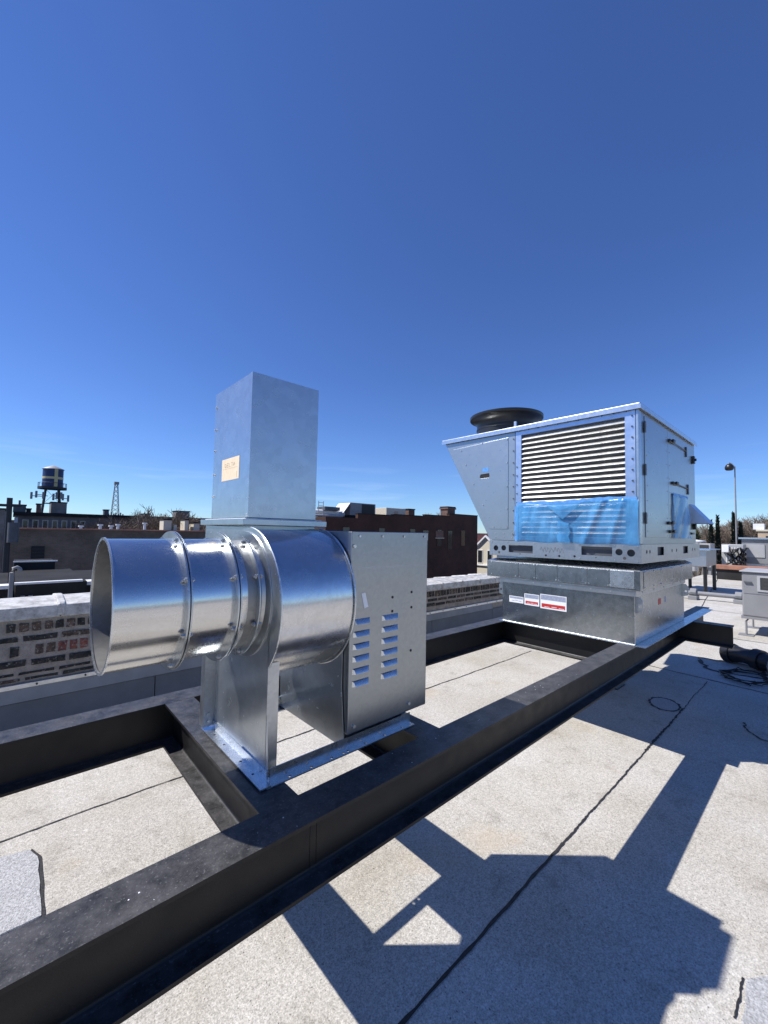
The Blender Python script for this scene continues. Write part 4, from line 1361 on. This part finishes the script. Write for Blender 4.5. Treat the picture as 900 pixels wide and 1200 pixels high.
# lamp pole
t = thing('light_pole', (26.6, 3.22, 0), 'tall thin pole with a dark round lamp head rising behind rooftop units', 'light pole')
b = MB(); b.tube([(26.6, 3.22, 0), (26.6, 3.22, 5.3)], [0.04, 0.026], 10); b.build('pole', 'grey', t, smooth=50)
MB().lathe([(0.0, 0.2), (0.08, 0.18), (0.15, 0.11), (0.185, 0.0), (0.17, -0.09), (0.12, -0.14), (0.08, -0.12), (0.0, -0.08)], (26.5, 3.42, 5.25), 'z', 24).build('lamp_head', 'blackplastic', t, smooth=50)
b = MB(); b.tube([(26.6, 3.22, 5.25), (26.55, 3.32, 5.42), (26.5, 3.42, 5.5)], 0.03, 8); b.build('arm', 'grey', t, smooth=50)
# everything in this section was measured from the roof surface
for o in list(COL.objects):
    if o.name not in _before and o.parent is None:
        o.location.z += RZ

# tan stone building far right
t = thing('stone_building', (98, 4, -9), 'tan stone building with a pale chimney among bare trees at right', 'building')
b = MB(); b.box(94, 110, -12, 8.6, -9, 3.0); b.build('wall', 'tan', t)
b = MB(); b.box(93.8, 110.2, -12.2, 8.8, 3.001, 3.3); b.build('cornice', 'cream', t)
b = MB(); b.box(94.2, 95.8, 7.8, 9.2, 3.302, 4.3); b.build('chimney', 'white', t)
for k in range(5):
    b = MB(); b.box(93.9, 93.99, 6.4 - k * 3.2, 7.6 - k * 3.2, 0.4, 2.2); b.build('window', 'glassdark', t)


# =================================================================== TREES
def bare_tree_mesh(seed, h, spread=0.5, depth=5, r0=0.16, mat='bark', minr=0.02):
    rr = random.Random(seed)
    trunk = MB(); crown = MB()
    def br(p, d, L, r, lev):
        q = p + d * L
        mid = p + d * (L * 0.5) + Vector((rr.uniform(-1, 1), rr.uniform(-1, 1), 0)) * L * 0.06
        (trunk if lev == 0 else crown).tube([p, mid, q], [r, r * 0.85, r * 0.66], 6 if lev < 2 else 3, False)
        if lev >= depth: return
        nb = 3 if lev < 2 else rr.choice((3, 3, 4))
        for k in range(nb):
            a = rr.uniform(0, 6.283)
            sd_ = rr.uniform(0.35, 0.85) * spread * (1.1 if lev else 0.9)
            h_ = Vector((1, 0, 0)) if abs(d.x) < 0.8 else Vector((0, 1, 0))
            e1 = d.cross(h_).normalized(); e2 = d.cross(e1)
            nd = (d + (e1 * math.cos(a) + e2 * math.sin(a)) * sd_ * 1.6 + Vector((0, 0, 0.12))).normalized()
            st = p + d * L * rr.uniform(0.55, 1.0)
            br(st, nd, L * rr.uniform(0.6, 0.82), max(minr, r * 0.58), lev + 1)
    br(Vector((0, 0, 0)), Vector((0, 0, 1)), h * 0.3, r0, 0)
    return trunk, crown


PROTO = []
for sdv, hh in ((1, 13), (2, 12), (3, 14)):
    PROTO.append((sdv, hh))
tree_src = {}


def tree(kind, x, y, z, s, rot, label, group, mat='bark', depth=6):
    t = thing('bare_tree', (x, y, z), label, 'tree', group)
    t.rotation_euler = (0, 0, rot)
    key = (kind, mat)
    if key not in tree_src:
        sdv, hh = PROTO[kind]
        tr, cr = bare_tree_mesh(sdv, hh, 0.55, depth, 0.22, mat, 0.022)
        TREE_H[key] = max(q[2] for q in cr.v)
        a = tr.build('trunk', mat, None, smooth=60); c = cr.build('crown', mat, None)
        for o in (a, c):
            o.parent = t
        tree_src[key] = (a, c)
    else:
        for o in tree_src[key]:
            c = o.copy(); COL.objects.link(c); c.parent = t
    k_ = s / TREE_H[key]
    t.scale = (k_, k_, k_)
    return t


TREE_H = {}
rt_ = random.Random(12)
GT = 'bare trees along the skyline at right'
for i, (x, y, s) in enumerate([(112, 27.5, .8), (118, 25.5, .78), (110, 22.5, .86), (116, 20.5, .83), (112, 18.0, .9), (118, 16.5, .9), (112, 14.2, .95), (119, 12.6, .95), (113, 10.4, 1.02), (121, 8.6, 1.02), (114, 6.6, .98), (120, 4.4, .98), (114, 2.2, .92),
                               (130, 24, .9), (131, 19.5, .95), (132, 15, 1.0), (133, 11, 1.08), (133, 7, 1.05), (132, 3, 1.0)]):
    tree(i % 3, x, y, -9, 15.8 * s, rt_.uniform(0, 6), 'brown leafless tree in the skyline row behind the right hand rooftop units', GT)
GL = 'pale bare trees above the long brick wall'
for i, (x, y, s) in enumerate([(9.6, 52, .72), (11.4, 50, .78), (13.2, 53, .84), (14.6, 50, .74), (16.4, 52, .7), (10.5, 57.5, .78), (12.3, 58, .82), (15.5, 57.5, .78), (9.2, 58.5, .72)]):
    tree(i % 3, x, y, -8.4, 15.2 * s, rt_.uniform(0, 6), 'pale leafless tree rising over the long dark brick wall', GL, 'bark')
GM = 'bare trees behind the dark red building'
for i, (x, y, s) in enumerate([(43, 48, .92), (47, 47, .95), (53, 45.5, .98), (59, 49, 1.02)]):
    tree(i % 3, x, y, -9, 14.6 * s, rt_.uniform(0, 6), 'leafless tree top showing over the dark red building', GM, 'twig')


ORD = ['leftmost', 'second', 'third', 'fourth', 'fifth', 'sixth', 'seventh', 'eighth', 'ninth', 'tenth', 'eleventh', 'twelfth', 'thirteenth', 'fourteenth', 'fifteenth', 'sixteenth', 'seventeenth', 'eighteenth', 'nineteenth']
for g_, txt in ((GT, 'in the brown bare tree row behind the right hand rooftop units'), (GL, 'among the bare trees rising over the long dark brick wall'), (GM, 'of the bare tree tops showing over the dark red building')):
    row_ = sorted([o for o in COL.objects if o.get('group') == g_], key=lambda o: -math.atan2(o.location.y, o.location.x))
    for i_o, o in enumerate(row_):
        w_ = 'rightmost' if i_o == len(row_) - 1 else ORD[i_o] + (' from left' if i_o else '')
        o['label'] = w_ + ' ' + txt


def cypress(x, y, z0, h, r, label, group):
    t = thing('evergreen_tree', (x, y, z0), label, 'tree', group)
    b = MB(); b.tube([(x, y, z0), (x, y, z0 + h * 0.95)], [0.15, 0.03], 6); b.build('trunk', 'bark', t)
    rr = random.Random(int(x * 10 + y * 7))
    b = MB()
    for k in range(900):
        u = rr.random() ** 0.8
        zz = z0 + h * (0.06 + 0.94 * u)
        rad = r * (1 - u) ** 0.75 * rr.uniform(0.3, 1.08)
        a = rr.uniform(0, 6.283)
        c = Vector((x + rad * math.cos(a), y + rad * math.sin(a), zz))
        d = Vector((math.cos(a) * 0.5, math.sin(a) * 0.5, rr.uniform(0.4, 1.2))).normalized()
        s_ = Vector((-math.sin(a), math.cos(a), rr.uniform(-.4, .4)))
        L = rr.uniform(0.25, 0.5); w = rr.uniform(0.08, 0.16)
        b.add([c - s_ * w, c + s_ * w, c + d * L], [(0, 1, 2)])
    b.build('crown', 'cypress', t)


GC = 'dark narrow evergreens at right'
cypress(69.5, 11.0, -9, 12.9, 0.95, 'leftmost short dark evergreen spire behind the mushroom vent', GC)
cypress(70.2, 10.4, -9, 13.6, 0.75, 'slim dark evergreen spire second from the left at right skyline', GC)
cypress(71.7, 8.95, -9, 14.0, 0.85, 'tallest dark evergreen spire just left of the light pole', GC)
cypress(72.3, 8.3, -9, 12.7, 1.0, 'broad dark evergreen spire just right of the light pole', GC)
# leafy green tree right beside the cabinet
def leafy(x, y, z0, h, r, label, n=2600, mat='greenery'):
    t = thing('leafy_tree', (x, y, z0), label, 'tree')
    b = MB(); b.tube([(x, y, z0), (x, y, z0 + h * 0.7)], [0.3, 0.1], 8)
    rr = random.Random(int(x))
    for k in range(7):
        a = rr.uniform(0, 6.28)
        b.tube([(x, y, z0 + h * 0.45), (x + math.cos(a) * r * .7, y + math.sin(a) * r * .7, z0 + h * rr.uniform(.65, .9))], [0.1, 0.03], 5)
    b.build('trunk', 'bark', t)
    b = MB()
    cl = [(Vector((x + rr.uniform(-r, r) * .7, y + rr.uniform(-r, r) * .7, z0 + h * rr.uniform(.6, .95))), rr.uniform(.25, .45) * r) for _ in range(14)]
    for k in range(n):
        c, cr = rr.choice(cl)
        d = Vector((rr.gauss(0, 1), rr.gauss(0, 1), rr.gauss(0, 1))).normalized()
        q = c + d * cr * rr.uniform(.5, 1.05)
        e = Vector((rr.gauss(0, 1), rr.gauss(0, 1), rr.gauss(0, 1))).normalized() * rr.uniform(.12, .26)
        f_ = e.cross(d).normalized() * rr.uniform(.1, .2)
        b.add([q - e, q + f_, q + e, q - f_], [(0, 1, 2, 3)])
    b.build('crown', mat, t)


leafy(79, 14.8, -9, 12.6, 2.6, 'green budding tree beside the right side of the large cabinet')

# shrub of upright shoots behind the parapet
t = thing('budding_shrub', (9.0, 9.3, -6), 'shrub of upright budding shoots in front of the dark red building', 'shrub')
rr = random.Random(31)
b = MB(); bb = MB()
for k in range(46):
    x0_ = 9.4 + rr.uniform(-1.1, 1.1); y0_ = 8.8 + rr.uniform(-.7, .7)
    h_ = rr.uniform(4.6, 6.0) + (1.25 if abs(x0_ - 9.45) < 0.4 and rr.random() < .5 else 0)
    q = [Vector((9.4 + (x0_ - 9.4) * .4, 8.8 + (y0_ - 8.8) * .4, -6)), Vector((x0_, y0_, -6 + h_ * .6)), Vector((x0_ + rr.uniform(-.12, .12), y0_ + rr.uniform(-.12, .12), -6 + h_))]
    b.tube(q, [0.035, 0.018, 0.007], 4, False)
    for j in range(34):
        u = rr.uniform(.05, 1)
        c = q[1].lerp(q[2], u) + Vector((rr.uniform(-.07, .07), rr.uniform(-.07, .07), rr.uniform(-.03, .05)))
        e = Vector((rr.gauss(0, 1), rr.gauss(0, 1), rr.gauss(.5, 1))).normalized() * 0.035
        f_ = e.cross(Vector((rr.gauss(0, 1), rr.gauss(0, 1), rr.gauss(0, 1)))).normalized() * 0.016
        bb.add([c - e, c + f_, c + e, c - f_], [(0, 1, 2, 3)])
b.build('stem', 'twig', t); stuff(bb.build('bud_cluster', 'bud', t))


# =================================================================== BACKGROUND BUILDINGS
def win(parent, x0, x1, y, z0, z1, frame='cream', depth=0.12):
    b = MB(); b.prism([(x0, y - 0.03, z0), (x1, y - 0.03, z0), (x1, y - 0.03, z1), (x0, y - 0.03, z1)], (0, 0.06, 0),
                      [[(x0 + .09, y - .03, z0 + .09), (x1 - .09, y - .03, z0 + .09), (x1 - .09, y - .03, z1 - .09), (x0 + .09, y - .03, z1 - .09)]])
    w = b.build('window', frame, parent)
    b = MB(); b.box(x0 + .09, x1 - .09, y - 0.012, y - 0.004, z0 + .09, z1 - .09); b.build('pane', 'glassdark', w)
    return w


# long dark wall building
t = thing('brick_building', (5, 34, -9), 'long low building with a sooty brick side wall behind the parapet at left', 'building')
b = MB(); b.box(-0.15, 10.6, 30, 44, -9, 1.42); b.build('wall', 'wall_dark', t)
b = MB(); b.box(-0.25, 10.7, 29.9, 30.3, 1.421, 1.5); b.build('coping', 'terracotta', t)
b = MB(); b.box(10.3, 26, 36, 44, -9, 1.42); b.build('rear_wing', 'wall_brown', t)
b = MB(); b.box(0.88, 1.45, 29.965, 29.999, -0.5, 0.48); w_ = b.build('window', 'dark', t)
for k in range(5):
    b = MB(); b.box(0.9, 1.43, 29.93, 29.962, -0.46 + k * 0.19, -0.42 + k * 0.19); b.build('bar', 'tanksteel', w_)
# pale bits of roof clutter on it
rr = random.Random(17)
for k, (x_, z_) in enumerate([(4.4, 1.7), (5.1, 1.65), (5.6, 1.75), (7.4, 1.9), (3.6, 1.6)]):
    t = thing('roof_vent', (x_, 33 + k * .6, 1.42), ['squat white vent pipe second from left on the long dark roof', 'middle white vent pipe on the long dark roof', 'white vent pipe right of the middle one on the long dark roof', 'rightmost tall pale vent on the long dark roof', 'leftmost low vent pipe on the long dark roof'][k], 'vent', 'vents on the long dark roof')
    b = MB(); b.tube([(x_, 33 + k * .6, 1.42), (x_, 33 + k * .6, z_)], 0.09, 8); b.build('pipe', 'white', t)
    b = MB(); b.tube([(x_, 33 + k * .6, z_), (x_, 33 + k * .6, z_ + 0.1)], 0.16, 8); b.build('cap', 'white', t)
# row building behind with windows
t = thing('row_building', (5, 66, -9), 'grey two storey building with a row of pale windows under a dark roof edge', 'building')
b = MB(); b.box(0.3, 9.2, 60, 74, -9, 2.75); b.build('wall', 'wall_grey', t)
b = MB(); b.box(0.1, 9.4, 59.6, 74.2, 2.751, 3.12); b.build('roof_edge', 'tarroof', t)
b = MB(); b.box(0.2, 0.5, 59.85, 59.999, 1.0, 2.5); b.build('corner_strip', 'white', t)
for k in range(7):
    win(t, 0.85 + k * 0.85, 1.4 + k * 0.85, 60, 1.25, 2.3, 'cream')
def block(x0, x1, y0, y1, z0, z1, mat, label, cat='chimney', nm='brick_chimney', cap=True):
    t = thing(nm, ((x0 + x1) / 2, (y0 + y1) / 2, z0), label, cat)
    b = MB(); b.box(x0, x1, y0, y1, z0, z1); b.build('stack', mat, t)
    if cap:
        b = MB(); b.box(x0 - .06, x1 + .06, y0 - .06, y1 + .06, z1 + .001, z1 + .12); b.build('cap', 'tarroof', t)
    return t
block(0.05, 1.15, 62, 64, 3.12, 3.9, 'darkgrey', 'dark box on the roof edge left of the water tower', 'penthouse', 'roof_penthouse')
block(1.2, 1.6, 62, 64, 3.12, 3.5, 'tarroof', 'low step beside the dark box left of the water tower', 'chimney')
block(2.05, 2.45, 62, 63, 3.12, 4.1, 'wall_brown', 'small brown chimney between the dark box and water tower legs', 'chimney')
block(3.3, 4.75, 61, 64, 3.12, 4.35, 'wall_grey', 'square grey penthouse in front of the water tower legs', 'penthouse', 'roof_penthouse')
block(8.6, 9.1, 62, 63, 3.12, 3.75, 'darkgrey', 'dark narrow stack at the foot of the lattice mast', 'chimney')
# mid fill buildings
t = thing('brown_building', (17, 66, -9), 'low brown brick building right of the bare trees above the long wall', 'building')
b = MB(); b.box(9.5, 24, 62, 76, -9, 2.95); b.build('wall', 'wall_brown', t)
b = MB(); b.box(9.3, 24.2, 61.8, 76, 2.951, 3.2); b.build('roof_edge', 'tarroof', t)
block(17.6, 19.4, 64, 66, 3.2, 4.1, 'wall_grey', 'square grey penthouse on the low brown building', 'penthouse', 'roof_penthouse')
block(13.4, 14.2, 64, 66, 3.2, 3.5, 'darkgrey', 'small dark hatch on the low brown building', 'penthouse', 'roof_penthouse')
for k, (a, c, z_) in enumerate([(15.3, 16.3, 2.45), (16.6, 17.0, 2.0), (18.0, 18.5, 2.5), (19.2, 20.0, 2.2)]):
    block(a * .75, c * .75, 46, 47.5, 1.42, z_, 'cream', ['wide cream chimney leftmost above the brick wall', 'low cream chimney second above the brick wall', 'tall narrow cream chimney third above the brick wall', 'stubby cream chimney beside the square discharge duct'][k], 'chimney', 'cream_chimney', k != 1)
t = thing('terrace_building', (13, 48, -9), 'low dark red terrace carrying the cream chimneys', 'building')
b = MB(); b.box(8.2, 17.5, 45, 56, -9, 1.418); b.build('wall', 'wall_brown', t)

# water tower
WX, WY = 4.08, 75.0
t = thing('water_tower', (WX, WY, 3.1), 'blue rooftop water tank with a yellow cross on dark steel legs', 'water tower')
MB().lathe([(1.18, 7.2), (1.18, 9.75)], (WX, WY, 0), 'z', 40).build('tank', 'tankblue', t, smooth=40)
MB().lathe([(1.28, 9.74), (1.24, 9.8), (0.1, 10.32), (0.0, 10.34)], (WX, WY, 0), 'z', 40).build('roof', 'lightgrey', t, smooth=40)
# cross: horizontal band all round, vertical band facing the viewer
MB().lathe([(1.186, 8.3), (1.195, 8.3), (1.195, 8.62), (1.186, 8.62)], (WX, WY, 0), 'z', 40, True).build('cross_band', 'tankcream', t, smooth=40)
b = MB(); vs = []; fs = []
a0 = math.atan2(-WY, -WX) + 0.3
for i in range(5):
    a = a0 - 0.17 + 0.34 * i / 4
    for z_ in (7.22, 9.74):
        vs.append((WX + 1.2 * math.cos(a), WY + 1.2 * math.sin(a), z_))
    if i: fs.append((2 * i - 2, 2 * i, 2 * i + 1, 2 * i - 1))
b.add(vs, fs); b.build('cross_band', 'tankcream', t, smooth=60)
MB().lathe([(1.65, 6.85), (1.65, 7.18), (0.0, 7.19)], (WX, WY, 0), 'z', 32).build('platform', 'tanksteel', t)
b = MB()
for k in range(16):
    a = 2 * math.pi * k / 16
    b.tube([(WX + 1.6 * math.cos(a), WY + 1.6 * math.sin(a), 7.18), (WX + 1.6 * math.cos(a), WY + 1.6 * math.sin(a), 7.75)], 0.025, 4)
b.tube([(WX + 1.6 * math.cos(i * .2), WY + 1.6 * math.sin(i * .2), 7.75) for i in range(33)], 0.025, 4)
stuff(b.build('railing', 'tanksteel', t))
for sx, sy in ((-1, -1), (1, -1), (1, 1), (-1, 1)):
    b = MB(); b.tube([(WX + sx * .72, WY + sy * .72, 6.9), (WX + sx * 1.05, WY + sy * 1.05, 3.1)], 0.12, 8); b.build('leg', 'tanksteel', t, smooth=40)
for z_ in (4.85,):
    k_ = 0.72 + 0.33 * (6.9 - z_) / 3.8
    for (ax, ay), (cx, cy) in (((-1, -1), (1, -1)), ((1, -1), (1, 1)), ((1, 1), (-1, 1)), ((-1, 1), (-1, -1))):
        b = MB(); b.tube([(WX + ax * k_, WY + ay * k_, z_), (WX + cx * k_, WY + cy * k_, z_)], 0.05, 6); b.build('brace', 'tanksteel', t)
        b = MB(); b.tube([(WX + ax * .75, WY + ay * .75, 6.8), (WX + cx * k_, WY + cy * k_, z_)], 0.025, 4); b.build('tie_rod', 'tanksteel', t)
GA = 'cell antennas on the water tower legs'
for k, (dx, dz) in enumerate([(-2.25, 5.75), (-1.75, 5.95), (-1.0, 5.85), (0.1, 5.7), (0.45, 5.9), (1.15, 5.75), (1.75, 5.6), (0.95, 5.95)]):
    t = thing('cell_antenna', (WX + dx, WY - 1.3, dz), ['leftmost dark cell antenna on the water tower bracket', 'second cell antenna from the left under the water tank', 'cell antenna beside the left leg of the water tower', 'cell antenna midway between the water tower legs', 'cell antenna just right of the middle of the tower', 'cell antenna at the right leg of the water tower', 'rightmost cell antenna under the water tank', 'upper cell antenna near the right leg of the tower'][k], 'antenna', GA)
    b = MB(); b.box(WX + dx - .13, WX + dx + .13, WY - 1.4, WY - 1.2, dz - .45, dz + .5); b.build('panel', 'grey', t, bevel=0.04)
    b = MB(); b.tube([(WX + dx, WY - 1.18, dz), (WX + dx * .5, WY - .85, dz)], 0.05, 6); b.build('bracket', 'tanksteel', t)
# lattice mast
t = thing('lattice_mast', (17.3, 110, 2), 'slender grey lattice mast on the skyline right of the water tower', 'mast')
b = MB()
H0, H1 = 3.0, 11.4
for sx, sy in ((-1, -1), (1, -1), (1, 1), (-1, 1)):
    b.tube([(17.3 + sx * .8, 110 + sy * .8, H0), (17.3 + sx * .28, 110 + sy * .28, H1)], 0.055, 4)
b.build('leg_frame', 'grey', t)
b = MB()
for k in range(8):
    for (ax, ay), (cx, cy) in (((-1, -1), (1, -1)), ((1, -1), (1, 1)), ((1, 1), (-1, 1)), ((-1, 1), (-1, -1))):
        z1_ = H0 + (H1 - H0) * k / 8; z2_ = H0 + (H1 - H0) * (k + 1) / 8
        s1 = .8 - .52 * k / 8; s2 = .8 - .52 * (k + 1) / 8
        b.tube([(17.3 + ax * s1, 110 + ay * s1, z1_), (17.3 + cx * s2, 110 + cy * s2, z2_)], 0.032, 4)
        b.tube([(17.3 + cx * s1, 110 + cy * s1, z1_), (17.3 + ax * s2, 110 + ay * s2, z2_)], 0.032, 4)
stuff(b.build('brace', 'grey', t))
b = MB(); b.box(16.85, 17.75, 109.5, 110.5, 11.4, 12.0); b.build('head', 'grey', t)
b = MB()
for k in range(7):
    b.box(15.9 + k * .45, 16.15 + k * .45, 109.2, 109.4, 3.6, 4.7 + (k % 2) * .3)
b.tube([(15.9, 109.4, 4.2), (18.9, 109.4, 4.2)], 0.05, 4)
stuff(b.build('antenna_panel', 'grey', t))
block(15.2, 19.5, 112, 118, 1, 3.6, 'darkgrey', 'dark square penthouse under the lattice mast', 'penthouse', 'roof_penthouse')

# dark red building in the middle
t = thing('brick_building', (32, 36, -9), 'dark red brick building with a stepped roofline between fan and cabinet', 'building')
b = MB(); b.box(20.4, 43.2, 30, 46, -9, 2.9); b.build('wall', 'wall_red', t)
for x0_, x1_, z1_ in ((24.0, 28.6, 3.3), (28.602, 33.4, 3.42), (33.402, 37.6, 3.6), (37.602, 43.2, 3.88)):
    b = MB(); b.box(x0_, x1_, 30, 30.35, 2.901, z1_); b.build('parapet_step', 'wall_red', t)
    b = MB(); b.box(x0_ - .03, x1_ + .03, 29.95, 30.4, z1_ + .001, z1_ + .08); b.build('coping', 'tarroof', t)
for k in range(5):
    x_ = 22.2 + k * 4.4
    win(t, x_, x_ + .95, 30, 0.1, 2.1, 'wall_red')
b = MB(); b.box(35.2, 36.5, 29.95, 29.999, 1.15, 1.9); b.build('bricked_opening', 'wall_brown', t)
win(t, 37.3, 38.3, 30, -0.3, 2.0, 'wall_red')
b = MB(); b.box(35.1, 36.6, 29.9, 29.999, 1.05, 1.12); b.build('sill', 'cream', t)
win(t, 33.0, 34.1, 30, -0.4, 2.0, 'wall_red')
tt = block(37.9, 39.3, 30.5, 31.6, 3.0, 4.7, 'wall_brown', 'red brick chimney with a corbelled cap on the dark red building', 'chimney')
b = MB(); b.box(37.8, 39.4, 30.4, 31.7, 4.5, 4.68); b.build('corbel', 'wall_brown', tt)
block(33.9, 34.9, 33, 34, 2.9, 4.3, 'wall_brown', 'small brown chimney left of the corbelled chimney', 'chimney')
# rooftop units on it
GU = 'rooftop air conditioners on the dark red building'
t = thing('air_conditioner', (27, 34, 2.9), 'big grey rooftop air conditioner with a pale sunlit end on the dark red roof', 'air conditioner', GU)
b = MB(); b.box(25.4, 28.8, 33, 35, 3.3, 4.6); b.build('body', 'grey', t, bevel=0.03)
b = MB(); b.prism([(25.36, 33.0, 4.55), (25.36, 35.0, 4.55), (24.5, 35.0, 3.5), (24.5, 33.0, 3.5)], (0.03, 0, -0.03)); b.build('hood', 'white', t)
b = MB(); b.box(26.9, 28.6, 32.96, 32.998, 3.45, 4.5); b.build('coil_grille', 'coil', t)
b = MB(); b.box(25.5, 28.7, 33.1, 34.9, 2.9, 3.299); b.build('curb', 'tarroof', t)
t = thing('air_conditioner', (32, 34, 2.9), 'smaller cream rooftop air conditioner in the middle of the dark red roof', 'air conditioner', GU)
b = MB(); b.box(30.4, 33.4, 33, 35.5, 3.2, 4.35); b.build('body', 'cream', t, bevel=0.03)
b = MB(); b.box(31.6, 32.2, 32.97, 32.998, 3.4, 4.0); b.build('access_panel', 'tan', t)
b = MB(); b.box(30.5, 33.3, 33.1, 35.4, 2.9, 3.199); b.build('curb', 'tarroof', t)
# pale duct run and ladder
t = thing('duct_run', (23.2, 34, 2.9), 'run of shiny white ducts crossing the roof left of the big grey conditioner', 'duct')
b = MB(); b.tube([(20.6, 34, 3.45), (23.4, 34, 3.5), (25.3, 34, 3.4)], 0.28, 10); b.build('duct', 'white', t, smooth=50)
b = MB(); b.box(22.6, 24.4, 33.4, 34.8, 3.7, 4.05); b.build('cover', 'darkgrey', t)
b = MB(); b.tube([(21.2, 33.2, 3.1), (24.6, 33.2, 3.15)], 0.12, 8); b.build('branch', 'lightgrey', t, smooth=50)
t = thing('roof_ladder', (22, 33.5, 2.9), 'pale rail ladder standing on the roof beside the discharge duct', 'ladder')
for dx in (0, .55):
    b = MB(); b.tube([(21.9 + dx, 33.5, 2.9), (21.9 + dx, 33.5, 4.55)], 0.035, 6); b.build('rail', 'lightgrey', t)
for k in range(5):
    b = MB(); b.tube([(21.9, 33.5, 3.2 + k * .3), (22.45, 33.5, 3.2 + k * .3)], 0.025, 5); b.build('rung', 'lightgrey', t)

# house with cream trim
t = thing('gabled_house', (55, 36, -9), 'sunlit house with cream trimmed gable and red brown roof past the dark red building', 'house')
b = MB(); b.box(50, 60, 31.5, 40, -9, -0.3); b.build('wall', 'cream', t)
b = MB(); b.prism([(50.0, 31.5, -0.299), (50.0, 34.9, -0.299), (50.0, 33.2, 1.3)], (10, 0, 0)); b.build('gable', 'cream', t)
b = MB(); b.prism([(49.8, 34.9, -.2), (49.8, 36.2, 1.75), (49.8, 40.5, 1.75), (49.8, 40.5, -.2)], (11, 0, 0)); b.build('roof', 'shingle', t)
b = MB(); b.prism([(49.7, 31.2, -.28), (49.7, 33.2, 1.5), (49.7, 35.2, -.28), (49.7, 34.9, -.28), (49.7, 33.2, 1.25), (49.7, 31.5, -.28)], (.3, 0, 0)); b.build('gable_trim', 'white', t)
for y_ in (32.6, 34.2):
    b = MB(); b.box(49.93, 49.999, y_ - .42, y_ + .42, -2.5, -0.6); w_ = b.build('window', 'white', t)
    b = MB(); b.box(49.9, 49.928, y_ - .34, y_ + .34, -2.4, -.7); b.build('pane', 'glassdark', w_)
b = MB(); b.box(49.8, 49.999, 31.5, 38, -2.85, -2.65); b.build('belt_course', 'white', t)
t = thing('row_building', (70, 55, -9), 'brown building partly hidden behind the gabled house roof', 'building')
b = MB(); b.box(62, 90, 44, 66, -9, 0.9); b.build('wall', 'wall_brown', t)
b = MB(); b.box(61.8, 90.2, 43.8, 66.2, 0.901, 1.2); b.build('roof_edge', 'tarroof', t)

# low neighbouring roofs between parapet and long wall
t = thing('flat_roof_shed', (0.6, 12, -9), 'low black flat roofed shed with a pale edge just beyond the parapet', 'shed')
b = MB(); b.box(0.12, 1.28, 11, 14.5, -9, 0.42); b.build('wall', 'tarroof', t)
b = MB(); b.box(0.1, 0.95, 14.6, 16, -9, 0.62); b.build('rear_step', 'tarroof', t)
b = MB(); b.box(0.08, 1.0, 14.55, 14.6, 0.63, 0.66); b.build('edge_strip', 'white', t)
b = MB(); b.box(0.1, 1.2, 10.97, 11.1, 0.421, 0.46); b.build('edge_strip', 'white', t)
for k in range(2):
    b = MB(); b.box(.2 + k * .12, .27 + k * .12, 10.96, 10.998, .1, .2); b.build('vent_slot', 'grey', t)
t = thing('flat_roof_shed', (1.6, 12, -9), 'low shed with a white front edge half hidden by the round duct opening', 'shed')
b = MB(); b.box(1.3, 3.4, 11.3, 15, -9, 0.3); b.build('wall', 'tarroof', t)
b = MB(); b.box(1.3, 3.42, 11.28, 11.7, 0.301, 0.38); b.build('edge_strip', 'white', t)
b = MB(); b.box(1.3, 3.42, 11.71, 15, 0.301, 0.32); b.build('roof', 'tarroof', t)
t = thing('flat_roof_shed', (-1.2, 12, -9), 'white edged low roof at the left border beyond the parapet', 'shed')
b = MB(); b.box(-4, 0.0, 11.2, 15, -9, 0.33); b.build('wall', 'tarroof', t)
b = MB(); b.box(-4, 0.02, 11.15, 11.5, 0.331, 0.4); b.build('edge_strip', 'white', t)
t = thing('vent_pipe', (0.09, 10.6, -9), 'grey gooseneck vent pipe rising just beyond the parapet at left', 'vent pipe')
b = MB(); b.tube([(0.05, 10.6, -2), (0.05, 10.6, 0.7), (0.07, 10.6, 0.78), (0.12, 10.6, 0.8), (0.16, 10.6, 0.77), (0.17, 10.6, 0.72)], 0.035, 8); b.build('pipe', 'grey', t, smooth=60)
# utility pole at left edge
t = thing('utility_pole', (-0.35, 28, -9), 'dark utility pole with a transformer drum at the left border', 'utility pole')
b = MB(); b.tube([(-0.12, 28, -9), (-0.12, 28, 3.0)], [.17, .12], 10); b.build('pole', 'tanksteel', t, smooth=50)
b = MB(); b.tube([(0.08, 27.8, 0.75), (0.08, 27.8, 1.75)], 0.22, 12); b.build('transformer', 'darkgrey', t, smooth=50)
b = MB(); b.box(-1.2, 0.35, 27.93, 28.07, 2.55, 2.68); b.build('crossarm', 'tanksteel', t)
b = MB()
for k in range(4):
    b.tube([(-1.0 + k * .42, 28, 2.68), (-1.0 + k * .42, 28, 2.9)], 0.05, 6)
stuff(b.build('insulator', 'darkgrey', t))
block(-9, -.45, 46, 60, -9, 2.9, 'wall_grey', 'grey building cut by the left border behind the utility pole', 'building', 'grey_building')
block(20, 60, 120, 150, -9, 2.2, 'wall_grey', 'distant grey building in the gap behind the fan', 'building', 'grey_building')
block(-60, 14, 150, 170, -9, 3.0, 'wall_brown', 'distant brown block on the left skyline', 'building', 'brown_building')
block(60, 110, 90, 110, -9, 2.6, 'wall_brown', 'distant brown block behind the cabinet', 'building', 'brown_building')
block(140, 170, -60, 60, -9, 1.9, 'wall_grey', 'distant grey row behind the right hand trees', 'building', 'grey_building')
